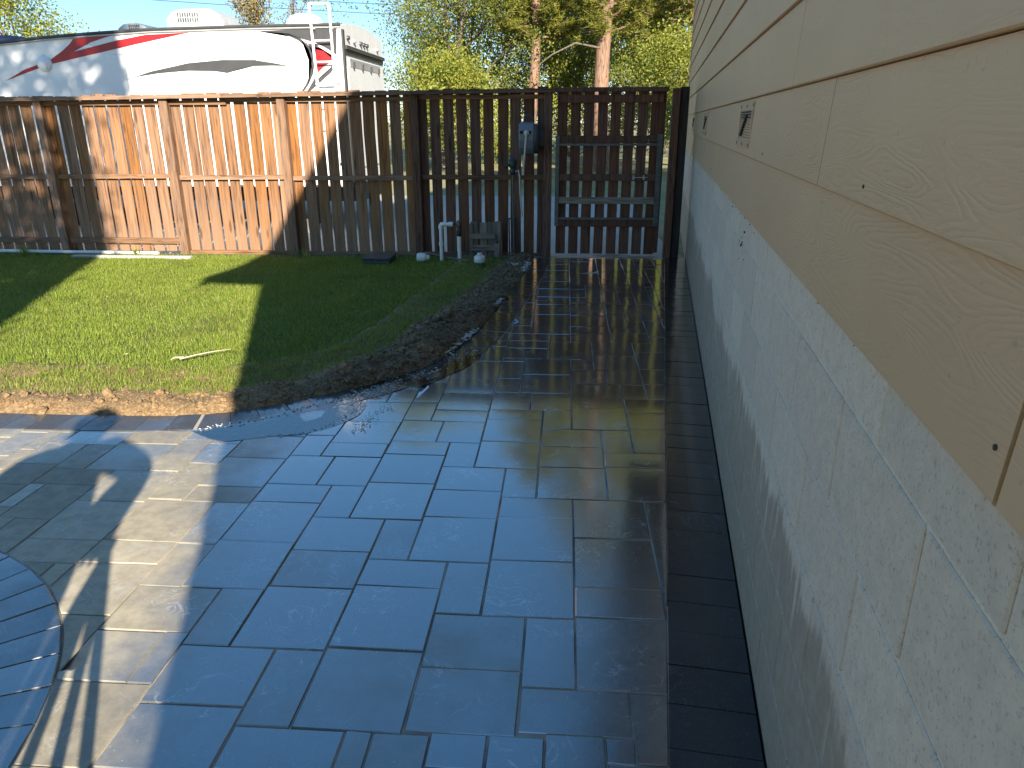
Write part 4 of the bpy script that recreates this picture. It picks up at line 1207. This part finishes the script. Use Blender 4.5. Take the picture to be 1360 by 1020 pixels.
# roof edge moulding
MB().tube([(x_, YR - 0.004, zt + 0.004) for x_, zt in stn[2:]], 0.022, 6).build('roof_moulding', M_RVD, rv)
MB().tube([(x_, YR - 0.012, zt - 0.03) for x_, zt in stn[3:]], 0.012, 6).build('awning_rail', M_RVG, rv)
def decal(name, pxs, mat, lift):
    """flat vinyl graphic on the trailer side; outline measured on the photograph, in metres along / up the side"""
    poly = [(x_, YR - lift, z_) for x_, z_ in pxs]
    bm = bmesh.new()
    f0 = bm.faces.new([bm.verts.new(p) for p in poly])
    bmesh.ops.triangulate(bm, faces=[f0])
    bm.verts.index_update()
    V_ = [v.co[:] for v in bm.verts]; F_ = [[v.index for v in f.verts] for f in bm.faces]
    bm.free()
    # give it a film thickness
    nv = len(V_)
    V2 = V_ + [(p[0], p[1] + 0.003, p[2]) for p in V_]
    k_ = len(poly)
    F2 = F_ + [[(i), (i + 1) % k_, nv + (i + 1) % k_, nv + i] for i in range(k_)]
    return fix_normals(MB().add(V2, F2).build(name, mat, rv))
decal('red_swoosh', [(-8.132,2.026),(-7.811,2.175),(-7.582,2.243),(-7.41,2.291),(-7.202,2.368),(-7.033,2.401),(-6.765,2.458),(-6.36,2.544),(-5.935,2.612),(-5.29,2.636),(-5.585,2.582),(-6.151,2.481),(-6.784,2.362),(-7.384,2.246),(-7.585,2.193),(-7.854,2.113)], M_RVR, 0.004)
decal('red_swoosh', [(-7.41,2.291),(-7.193,2.412),(-7.055,2.509),(-6.998,2.567),(-6.765,2.591),(-6.445,2.605),(-6.752,2.521),(-7.033,2.401),(-7.202,2.368)], M_RVR, 0.004)
decal('charcoal_swoosh', [(-6.376,2.015),(-5.935,2.137),(-5.365,2.243),(-4.866,2.281),(-4.377,2.277),(-4.377,2.272),(-4.138,2.237),(-3.886,2.193),(-4.142,2.2),(-4.414,2.197),(-4.609,2.164),(-4.808,2.109),(-4.821,2.11),(-4.996,2.135),(-5.38,2.143),(-5.828,2.111),(-6.171,2.064)], M_RVD, 0.004)
decal('charcoal_panel', [(-4.319,2.643),(-3.531,2.666),(-3.193,2.662),(-3.22,2.331),(-3.329,2.403),(-3.494,2.486),(-3.702,2.542),(-3.882,2.608)], M_RVD, 0.004)
decal('red_panel', [(-3.497,2.405),(-3.397,2.38),(-3.293,2.293),(-3.298,2.24),(-3.386,2.204),(-3.503,2.108),(-3.523,2.242)], M_RVR, 0.007)
decal('charcoal_stripe', [(-3.961,2.616),(-3.744,2.519),(-3.609,2.406),(-3.574,2.271),(-3.612,2.096),(-3.694,1.95),(-3.777,1.851),(-3.739,1.851),(-3.653,1.949),(-3.571,2.096),(-3.536,2.271),(-3.567,2.422),(-3.703,2.538)], M_RVD, 0.005)
decal('charcoal_stripe', [(-3.641,2.487),(-3.502,2.462),(-3.295,2.336),(-3.232,2.283),(-3.257,2.312),(-3.447,2.419),(-3.604,2.458),(-3.524,2.314),(-3.527,2.193),(-3.565,2.023),(-3.696,1.846),(-3.663,1.846),(-3.488,1.973),(-3.314,2.107),(-3.239,2.203),(-3.279,2.203),(-3.425,2.071),(-3.545,1.998),(-3.506,2.193),(-3.5,2.314),(-3.548,2.429)], M_RVD, 0.005)
# round porch light
MB().lathe([(0.0001, YR - 0.05), (0.07, YR - 0.045), (0.105, YR - 0.02), (0.115, YR - 0.004)], (-7.49, 0, 2.255), 'y', 24).build('porch_light', M_RV, rv)
# rear cap: recessed panel, dark frame, marker lights
xr = XR
def rbox(name, mat, y0, y1, z0, z1, d0=0.0, d1=0.02):
    return MB().box(xr + d0, xr + d1, y0, y1, z0, z1).build(name, mat, rv)
rbox('rear_frame', M_RVD, YR + 0.02, YR + 0.10, 0.6, 2.66, 0.001, 0.025)
rbox('rear_shelf', M_RVD, YR + 0.10, YR + 2.36, 2.415, 2.465, 0.001, 0.05)
rbox('rear_frame', M_RVD, YR + 0.10, YR + 2.36, 2.36, 2.413, 0.001, 0.02)
rbox('rear_window_trim', M_RVG, YR + 0.30, YR + 2.10, 2.20, 2.31, 0.001, 0.022)
rbox('rear_panel', M_RV, YR + 0.20, YR + 2.25, 0.8, 2.195, 0.001, 0.018)
for k, y_ in enumerate((0.30, 0.62, 0.98, 1.16, 1.34, 2.0)):
    z_ = 2.575 if k in (0,) else 2.56
    MB().lathe([(0.0001, xr + 0.045), (0.026, xr + 0.04), (0.032, xr + 0.002)], (0, YR + y_, z_ - 0.0), 'x', 10).build('marker_light', M_RVG if k in (1, 5) else M_RVD, rv)
for y_ in (0.45, 0.95, 1.45, 1.95):
    MB().box(xr + 0.019, xr + 0.05, YR + y_ - 0.02, YR + y_ + 0.02, 2.19, 2.27).build('hinge', M_RVD, rv)
# roof air conditioners, dome, ladder
M_ACP = plain('even_grey_plastic', (0.42, 0.42, 0.42), 0.5, 0, 0.15, 6)  # one even grey, darker than the trailer body
def ac(name, xc_, y0, w, h, zb, mat, nl):
    mb = MB()
    pr = [(-w / 2, 0.03), (-w / 2 - 0.0, h * 0.5), (-w / 2 + 0.09, h * 0.86), (-w / 2 + 0.24, h), (w / 2 - 0.16, h), (w / 2 - 0.03, h * 0.72), (w / 2 + 0.03, h * 0.35), (w / 2 + 0.03, 0.03)]
    mb.prism([(xc_ + a, y0, zb + b) for a, b in pr], (0, 0, 0), (0, 0.62, 0))
    o = fix_normals(mb.build(name, mat, rv))
    MB().box(xc_ - w / 2 + 0.02, xc_ + w / 2, y0 + 0.04, y0 + 0.58, zb - 0.03, zb + 0.03).build('base_pan', M_RVD, o)
    for i in range(nl):
        for j in range(2):
            xx_ = xc_ - w / 2 + 0.17 + i * (w * 0.40) / nl
            MB().box(xx_, xx_ + 0.018, y0 - 0.004, y0 + 0.006, zb + h * (0.36 + 0.26 * j), zb + h * (0.56 + 0.26 * j)).build('vent_slot', M_RVD, o)
    return o
ac('air_conditioner', -5.46, YR + 0.55, 0.82, 0.27, 2.735, M_ACP, 9)
ac('air_conditioner', -6.52, YR + 0.75, 0.44, 0.16, 2.70, M_RVG, 6)
MB().lathe([(0.25, 2.69), (0.27, 2.75), (0.26, 2.84), (0.21, 2.90), (0.12, 2.935), (0.0001, 2.945)], (-3.86, YR + 0.7, 0), 'z', 24).build('satellite_dome', M_RV, rv)
MB().lathe([(0.40, 2.50), (0.38, 2.60), (0.25, 2.66), (0.0001, 2.68)], (-8.35, YR + 0.5, 0), 'z', 20).build('roof_cover', plain('navy_cover', (0.02, 0.03, 0.07), 0.5), rv)
lx0, lx1, ly = -3.50, -3.245, YR - 0.09
ld = MB().tube([(lx0, ly, 0.9), (lx0 + 0.0, ly, 2.0), (lx0 - 0.025, ly, 2.96)], 0.019, 8).build('ladder_rail', M_RV, rv)
ld2 = MB().tube([(lx1, ly, 0.9), (lx1, ly, 2.0), (lx1 - 0.005, ly, 2.96), ], 0.019, 8).build('ladder_rail', M_RV, rv)
for z_ in (2.96, 2.505, 2.235, 1.955, 1.66, 1.37):
    MB().tube([(lx0 - 0.02, ly, z_), (lx1, ly, z_ + (0.004))], 0.014 if z_ < 2.9 else 0.018, 8).build('rung', M_RV, rv)
for z_ in (2.66, 1.5):
    for x_ in (lx0, lx1):
        MB().tube([(x_, ly, z_), (x_, YR + 0.01, z_)], 0.012, 6).build('standoff', M_RV, rv)
MB().tube([(-3.42, YR - 0.02, 1.965), (-3.19, YR - 0.02, 1.968)], 0.012, 6).build('grab_bar', M_RVG, rv)
for xw in (-7.6, -6.6):
    w_ = MB().lathe([(0.20, YR + 0.02), (0.36, YR + 0.03), (0.38, YR + 0.07), (0.38, YR + 0.22), (0.36, YR + 0.25)], (xw, 0, 0.33), 'y', 24).build('wheel', M_RUB, rv)
    MB().lathe([(0.0001, YR + 0.012), (0.08, YR + 0.01), (0.19, YR + 0.03), (0.20, YR + 0.06)], (xw, 0, 0.33), 'y', 18).build('rim', M_RVG, w_)
MB().box(-6.30, -6.296, YR - 0.0035, YR + 0.01, 0.7, 2.62).box(-4.42, -4.416, YR - 0.0035, YR + 0.01, 0.7, 2.26).box(-6.45, -5.6, YR - 0.0035, YR + 0.01, 2.36, 2.364).box(-6.45, -5.6, YR - 0.0035, YR + 0.01, 2.46, 2.464).build('seam', M_RVG, rv)
rbox('bumper', M_RVD, YR + 0.1, YR + 2.3, 0.50, 0.62, 0.0, 0.18)
MB().box(-11.0, XR, YR + 0.5, YR + 1.9, 0.30, 0.54).build('chassis', M_RVD, rv)
for xw in (-10.4, -3.8):
    MB().box(xw - 0.05, xw + 0.05, YR + 0.5, YR + 0.6, -0.06, 0.30).build('jack_stand', M_IRON, rv)

# ------------------------------------------------------------------ trees
M_BARKP = m_wood('pine_bark', (0.10, 0.05, 0.03), (0.34, 0.18, 0.10), 0.9)
M_BARK = m_wood('grey_bark', (0.05, 0.04, 0.03), (0.16, 0.13, 0.10), 0.9)
M_PINE = m_leaf('pine_needles', (0.085, 0.105, 0.018), (0.20, 0.21, 0.036), (0.32, 0.29, 0.055), 0.3)
M_LEAFY = m_leaf('yellow_leaves', (0.13, 0.18, 0.025), (0.25, 0.28, 0.042), (0.40, 0.36, 0.07), 0.4)
M_LEAFG = m_leaf('green_leaves', (0.08, 0.12, 0.02), (0.17, 0.21, 0.04), (0.28, 0.27, 0.06), 0.35)
M_LEAFB = m_leaf('russet_leaves', (0.22, 0.16, 0.08), (0.36, 0.28, 0.14), (0.24, 0.24, 0.08), 0.35)

def quads(C, L, W, r, up=0.0):
    """randomly turned leaf-shaped quads around centres C"""
    n = len(C)
    a = r.normal(size=(n, 3)); a[:, 2] += up
    a /= np.linalg.norm(a, axis=1)[:, None]
    b = np.cross(a, r.normal(size=(n, 3))); b /= np.linalg.norm(b, axis=1)[:, None]
    L = np.asarray(L).reshape(-1, 1); W = np.asarray(W).reshape(-1, 1)
    v = np.stack([C - a * L * .5, C + b * W * .5, C + a * L * .5, C - b * W * .5], 1).reshape(-1, 3)
    return v, np.arange(4 * n).reshape(n, 4)

def limb_tree(base, h, r0, r, levels=3, spread=0.6, lean=(0, 0), start=0.3, kids=(7, 5, 4), ratio=0.55):
    """recursive limbs -> tube mesh builder and tip points"""
    mb = MB(); tips = []
    def grow(p, d, L, rad, lev):
        n = 4
        pts, rs = [p], [rad]
        for k in range(n):
            d = (d + Vector(r.normal(0, 0.10, 3)) + Vector((0, 0, 0.05 if lev else 0))).normalized()
            p = p + d * (L / n)
            pts.append(p); rs.append(rad * (1 - 0.62 * (k + 1) / n))
        mb.tube(pts, rs, 7 if lev == 0 else (5 if lev == 1 else 3), cap=False)
        if lev >= levels:
            tips.append((pts[-1], L)); tips.append((pts[2], L)); return
        for k in range(kids[min(lev, len(kids) - 1)]):
            t = start + (1 - start) * (k + r.uniform(0.2, 0.9)) / kids[min(lev, len(kids) - 1)] if lev == 0 else r.uniform(0.3, 1.0)
            i = min(n - 1, int(t * n)); q = pts[i].lerp(pts[i + 1], t * n - i)
            az = r.uniform(0, 2 * PI) if lev else (k * 2.4 + r.uniform(-.4, .4))
            side = Vector((math.cos(az), math.sin(az), 0))
            side = (side - d * side.dot(d)).normalized()
            nd = (d * (1 - spread) + side * spread + Vector((0, 0, 0.12))).normalized()
            grow(q, nd, L * ratio * r.uniform(0.75, 1.15) * (1 - 0.35 * t if lev == 0 else 1), rs[i] * 0.55, lev + 1)
    grow(Vector(base), Vector((lean[0], lean[1], 1)).normalized(), h, r0, 0)
    return mb, tips

def leafy(name, base, h, r0, mat, seed, leaves=9000, leaf=0.10, cloud=0.55, label='', cat='tree', group=None, **kw):
    r = np.random.default_rng(seed)
    t = thing(name, label, cat, base, group)
    mb, tips = limb_tree(base, h, r0, r, **kw)
    mb.build('trunk', M_BARK, t)
    T = np.array([p[:] for p, _ in tips])
    dens = r.gamma(1.3, 1.0, len(T)); dens /= dens.sum()
    C = T[r.choice(len(T), leaves, p=dens)] + r.normal(0, cloud, (leaves, 3)) * [1, 1, 0.8]
    C = C[C[:, 2] > 0.25]
    v, f = quads(C, r.uniform(0.6, 1.3, len(C)) * leaf, r.uniform(0.4, 0.8, len(C)) * leaf, r)
    quick_mesh('crown', v, f, mat, t)
    return t

def pine(base, h, r0, z0, seed, label, spread=3.2, tufts=700, lean=(0, 0), needles=46, top=None):
    r = np.random.default_rng(seed)
    t = thing('pine_tree', label, 'tree', base, 'pines beyond the alley')
    bx_, by_ = base[0], base[1]
    def ctr(z): return Vector((bx_ + lean[0] * z + 0.10 * math.sin(z * 0.7 + seed), by_ + lean[1] * z, z))
    mb = MB()
    pts = [ctr(z) for z in np.linspace(-0.1, h, 14)]
    mb.tube(pts, [r0 * (1 - 0.85 * k / 13) + 0.02 for k in range(14)], 12, cap=False)
    C = []
    z = z0
    k = 0
    while z < h:
        f = (z - z0) / (h - z0)
        Rr = spread * (0.55 + 0.9 * f) if f < 0.4 else spread * 0.95 * (1 - (f - 0.4) / 0.62) ** 0.8
        for j in range(3):
            az = k * 2.4 + j * 2.1 + r.uniform(-.5, .5); k += 1
            L = max(0.5, Rr * r.uniform(0.65, 1.1))
            d = Vector((math.cos(az), math.sin(az), r.uniform(-0.12, 0.28)))
            p0 = ctr(z)
            P_ = [p0 + d * L * s_ + Vector((0, 0, 0.20 * L * s_ * s_ - 0.10 * L * s_)) for s_ in (0, .35, .7, 1)]
            mb.tube(P_, [0.055 * (1 - f * .6), 0.04 * (1 - f * .6), 0.02, 0.008], 4, cap=False)
            for _ in range(max(4, int(tufts / ((h - z0) / 0.42 * 3)))):
                s_ = r.uniform(0.3, 1.05) ** 0.8
                q = p0 + d * L * s_ + Vector((0, 0, 0.20 * L * s_ * s_ - 0.10 * L * s_))
                w = 0.30 * L * (1.05 - 0.5 * s_)
                C.append((q.x + r.normal(0, w * .5), q.y + r.normal(0, w * .5), q.z + r.normal(0, 0.13)))
        z += 0.42 * r.uniform(0.8, 1.2)
    mb.build('trunk', M_BARKP, t)
    C = np.array(C)
    n = len(C)
    # every tuft: a brush of needles pointing up and out
    a = r.normal(size=(n * needles, 3)); a[:, 2] = np.abs(a[:, 2]) * 0.9 - 0.25
    a /= np.linalg.norm(a, axis=1)[:, None]
    B = np.repeat(C, needles, 0) + r.normal(0, 0.045, (n * needles, 3))
    L = r.uniform(0.10, 0.21, (n * needles, 1))
    s_ = np.cross(a, r.normal(size=a.shape)); s_ /= np.linalg.norm(s_, axis=1)[:, None]
    w = 0.011
    v = np.stack([B - s_ * w, B + s_ * w, B + a * L], 1).reshape(-1, 3)
    quick_mesh('crown', v, np.arange(len(v)).reshape(-1, 3), M_PINE, t)
    return t

pine((1.12, 25.0, 0), 15.5, 0.25, 4.0, 3, 'tall pine with a sunlit orange trunk above the gate', 3.1, 1900, (0.0, 0))
pine((-1.20, 26.0, 0), 11.5, 0.18, 4.0, 5, 'pine with a darker thin trunk left of the gate', 2.5, 1300, (0.012, 0))
pine((4.2, 27.5, 0), 15.0, 0.22, 2.6, 9, 'pine partly hidden by the house wall at the right', 3.3, 1500)
leafy('deciduous_tree', (-4.1, 25.5, 0), 6.8, 0.13, M_LEAFG, 21, 30000, 0.085, 0.42, 'open green tree with dark branches right behind the trailer', group='trees beyond the alley', levels=3, spread=0.62, kids=(9, 5, 4), start=0.22)
leafy('deciduous_tree', (-2.9, 29.0, 0), 8.2, 0.15, M_LEAFY, 22, 30000, 0.10, 0.5, 'yellowing open tree between the trailer and the pines', group='trees beyond the alley', levels=3, spread=0.6, kids=(9, 5, 4), start=0.25)
leafy('deciduous_tree', (2.9, 31.0, 0), 9.5, 0.2, M_LEAFG, 23, 26000, 0.15, 0.65, 'dense green tree behind the orange trunked pine', group='trees beyond the alley', levels=3, spread=0.6, kids=(9, 6, 4), start=0.15)
leafy('deciduous_tree', (0.0, 34.0, 0), 9.5, 0.2, M_LEAFG, 24, 26000, 0.15, 0.65, 'green tree far back between the two pine trunks', group='trees beyond the alley', levels=3, spread=0.6, kids=(9, 6, 4), start=0.12)
leafy('deciduous_tree', (6.5, 30.0, 0), 9.5, 0.2, M_LEAFG, 25, 22000, 0.15, 0.65, 'green tree far right behind the house', group='trees beyond the alley', levels=3, spread=0.6, kids=(9, 6, 4), start=0.12)
def shrub(x, y, h, w, mat, seed, label, n=16000):
    leafy('shrub', (x, y, 0), h, 0.05, mat, seed, n, 0.085, 0.26, label, 'shrub', 'shrubs beyond the alley', levels=2, spread=0.72, kids=(12, 6), start=0.05, ratio=w)
shrub(-3.1, 22.5, 2.9, 0.55, M_LEAFY, 31, 'bright yellow shrub just right of the trailer above the fence')
shrub(-1.9, 28.0, 3.4, 0.6, M_LEAFY, 32, 'yellow green shrub behind the dark pine trunk')
shrub(0.3, 28.5, 3.3, 0.6, M_LEAFG, 33, 'low green shrub between the two pine trunks')
shrub(2.5, 27.0, 3.2, 0.6, M_LEAFG, 34, 'green shrub right of the orange pine trunk')
shrub(3.6, 22.0, 3.0, 0.6, M_LEAFY, 35, 'yellow green shrub next to the house wall')
shrub(-4.6, 27.0, 3.2, 0.6, M_LEAFG, 36, 'dull green shrub beside the rear end of the trailer')
leafy('deciduous_tree', (1.8, 42.0, 0), 12.0, 0.22, M_LEAFY, 26, 22000, 0.20, 0.8, 'tall yellowing tree far back right of the orange pine trunk', group='trees beyond the alley', levels=3, spread=0.6, kids=(9, 6, 4), start=0.1)
leafy('deciduous_tree', (-1.2, 44.0, 0), 11.0, 0.22, M_LEAFY, 27, 20000, 0.20, 0.8, 'tall yellowing tree far back behind the thin pine', group='trees beyond the alley', levels=3, spread=0.6, kids=(9, 6, 4), start=0.1)
leafy('deciduous_tree', (5.4, 43.0, 0), 12.0, 0.22, M_LEAFG, 28, 20000, 0.20, 0.8, 'tall green tree far back beside the house corner', group='trees beyond the alley', levels=3, spread=0.6, kids=(9, 6, 4), start=0.1)
o = MB().tube([(0.95, 24.6, 3.55), (0.2, 24.4, 3.68), (-0.5, 24.2, 3.35), (-1.1, 24.0, 2.9)], [0.035, 0.03, 0.022, 0.01], 6).build('fallen_limb', M_BARK)
tag(o, 'long bare grey limb arching left from the orange pine trunk', 'branch')
leafy('deciduous_tree', (-25.2, 36.0, 0), 6.4, 0.14, M_LEAFY, 41, 12000, 0.14, 0.42, 'tan yellow tree crown above the trailer roof at the left edge', group='trees behind the trailer', levels=3, spread=0.42, kids=(10, 5, 4), start=0.2)
leafy('poplar_tree', (-15.6, 40.0, 0), 8.0, 0.12, M_LEAFB, 42, 8000, 0.12, 0.30, 'thin pale poplar rising behind the roof air conditioner', group='trees behind the trailer', levels=3, spread=0.30, kids=(12, 5, 3), start=0.25, ratio=0.34)
leafy('poplar_tree', (-13.9, 41.0, 0), 7.2, 0.10, M_LEAFB, 43, 1800, 0.12, 0.28, 'bare twiggy poplar behind the satellite dome', group='trees behind the trailer', levels=3, spread=0.30, kids=(12, 5, 3), start=0.25, ratio=0.36)
for dz in (0.0, 0.42):
    o = MB().tube([(x_, 40 + 0.06 * x_, 7.6 + dz - 0.075 * (x_ + 27) + 0.0011 * (x_ + 22) ** 2) for x_ in np.linspace(-60, 60, 25)], 0.012, 4).build('power_line', M_RUB)
    tag(o, 'upper thin power line crossing the sky at the left' if dz else 'lower thin power line crossing the sky at the left', 'power line', 'power lines')

# ------------------------------------------------------------------ behind the viewpoint: what throws the shadows in the picture
# tree left behind: one-sided crown that dapples the fence and the trailer, trunk shadow on the fence
SH = Vector((-0.3305, 0.9438, 0)); TE = 0.4452
tb = Vector((-1.62, -2.95, 0))
tree = thing('shade_tree', 'tall tree left of the patio that dapples the fence and the trailer', 'tree', tb)
r = np.random.default_rng(77)
mb = MB().tube([tb + Vector((0.02 * math.sin(z), 0, z)) for z in np.linspace(0, 13, 16)], [0.25 - 0.008 * k for k in range(16)], 10)
PERP = Vector((0.9438, 0.3305, 0))            # across the light
C = []
for k in range(40):
    z = 3.4 + 9.2 * (k + 0.5) / 40
    for lat0, L in ((-0.25, r.uniform(1.2, 3.4)),):
        p1 = tb + Vector((0, 0, z)); p2 = p1 - PERP * L + Vector((0, 0, r.uniform(-0.2, 0.5)))
        mb.tube([p1, p1.lerp(p2, .5) + Vector((0, 0, .1)), p2], [0.05, 0.035, 0.012], 5)
        dens = 620 if z < 5.6 else (280 if z < 8.2 else 340)
        s_ = r.uniform(0.05, 1.1, dens)
        for q in s_:
            c = p1.lerp(p2, q)
            C.append((c.x + r.normal(0, .22), c.y + r.normal(0, .30), c.z + r.normal(0, .26)))
for _ in range(500):
    z = r.uniform(9.2, 12.6); c = tb + PERP * abs(r.normal(0, 0.45)) + Vector((0, 0, z)); C.append(c[:])
mb.build('trunk', M_BARK, tree)
v, f = quads(np.array(C), r.uniform(0.10, 0.20, len(C)), r.uniform(0.07, 0.13, len(C)), r)
quick_mesh('crown', v, f, M_LEAFG, tree)
# person standing left of the viewpoint (its shadow lies across the patio)
FEET = Vector((-1.16, -0.18, 0))
def bp(e, z, a=0.0): return FEET + PERP * e + SH * a + Vector((0, 0, z))
M_CLOTH = plain('dark_clothing', (0.05, 0.055, 0.07), 0.9)
M_SKIN = plain('skin_tone', (0.45, 0.28, 0.20), 0.5)
M_HAIR = plain('dark_hair', (0.04, 0.025, 0.015), 0.6)
V = {}
E_ = []
def sv(k, p, rad, to=None):
    V[k] = (p, rad)
    if to: E_.append((to, k))
sv('pelvis', bp(0.07, 0.95), 0.28)
sv('belly', bp(0.03, 1.12), 0.245, 'pelvis')
sv('chest', bp(0.0, 1.30), 0.20, 'belly')
sv('collar', bp(0.01, 1.43), 0.13, 'chest')
sv('neck', bp(0.015, 1.49, 0.02), 0.058, 'collar')
sv('head', bp(0.02, 1.585, 0.03), 0.088, 'neck')
sv('crown', bp(0.02, 1.655, 0.02), 0.062, 'head')
sv('rs', bp(0.16, 1.475), 0.085, 'collar')
sv('re', bp(0.345, 1.36, 0.0), 0.075, 'rs')
sv('rw', bp(0.275, 1.15, 0.05), 0.088, 're')
sv('rh', bp(0.30, 1.05, 0.09), 0.065, 'rw')
sv('ls', bp(-0.16, 1.41), 0.09, 'collar')
sv('le', bp(-0.30, 1.17, 0.02), 0.075, 'ls')
sv('lw', bp(-0.32, 0.93, 0.10), 0.032, 'le')
sv('lh', bp(-0.32, 0.86, 0.12), 0.036, 'lw')
for sd, h, s_ in (('r', 'rh', 1), ('l', 'lh', -1)):
    hp = V[h][0]
    for k in range(4):
        o1 = hp + PERP * (0.026 * (k - 1.5)) + Vector((0, 0, -0.05)) + SH * 0.01
        sv(f'{sd}f{k}', o1, 0.010, h)
        sv(f'{sd}g{k}', o1 + Vector((0, 0, -0.028 - 0.006 * (k in (1, 2)))) + SH * 0.022, 0.008, f'{sd}f{k}')
    sv(f'{sd}t', hp + SH * 0.045 - PERP * 0.02 * s_ + Vector((0, 0, -0.02)), 0.011, h)
for s_, n_ in ((1, 'r'), (-1, 'l')):
    sv(n_ + 'hip', bp(0.04 + 0.12 * s_, 0.84), 0.15, 'pelvis')
    sv(n_ + 'knee', bp(0.04 + 0.14 * s_, 0.48, 0.02), 0.105, n_ + 'hip')
    sv(n_ + 'ank', bp(0.125 * s_, 0.09), 0.045, n_ + 'knee')
    sv(n_ + 'toe', bp(0.15 * s_, 0.04, 0.16), 0.040, n_ + 'ank')
keys = list(V)
me = bpy.data.meshes.new('person')
me.from_pydata([(V[k][0] - FEET)[:] for k in keys], [(keys.index(a), keys.index(b)) for a, b in E_], [])
person = link(bpy.data.objects.new('person', me))
person.location = FEET
sk = person.modifiers.new('skin', 'SKIN')
sub = person.modifiers.new('smooth', 'SUBSURF'); sub.levels = 2; sub.render_levels = 2
for k, sv_ in zip(keys, me.skin_vertices[0].data):
    sv_.radius = (V[k][1], V[k][1]); sv_.use_root = (k == 'pelvis')
me.materials.append(M_CLOTH)
tag(person, 'person in dark clothes standing with right elbow out beside added shadow-casting poles', 'person')
hd = V['head'][0]
MB().lathe([(0.05, 0.0), (0.094, 0.03), (0.10, 0.07), (0.085, 0.11), (0.05, 0.138), (0.0001, 0.148)], (hd.x, hd.y, hd.z - 0.01), 'z', 16).build('hair', M_HAIR, person)
fc_ = MB().lathe([(0.0001, 0.104), (0.014, 0.098), (0.018, 0.08)], (0, 0, 0), 'y', 8)
f_ = fc_.build('nose', M_SKIN, person, True)
f_.location = hd - FEET + Vector((0, 0, -0.005)); f_.rotation_euler = (0, 0, math.atan2(-SH.x, SH.y))
caster_poles = thing('stripe_shadow_caster', 'added unseen poles, splayed to cast thin shadow stripes on the patio', 'caster_poles', bp(0.36, 0, 0.2))  # added out of view, shaped only to throw the striped shadow
hand = bp(0.355, 1.0, 0.13)
for e0, a0 in ((0.72, 0.20), (0.575, 0.28), (0.43, 0.14), (0.335, 0.30), (0.20, 0.22)):
    foot = bp(e0, 0.0, a0)
    top = hand + (hand - foot) * 0.04
    MB().tube([foot, hand.lerp(foot, 0.5), top], [0.015, 0.016, 0.015], 8).build('pole', M_GREYX, caster_poles)  # added, unseen; only casts the shadow stripes
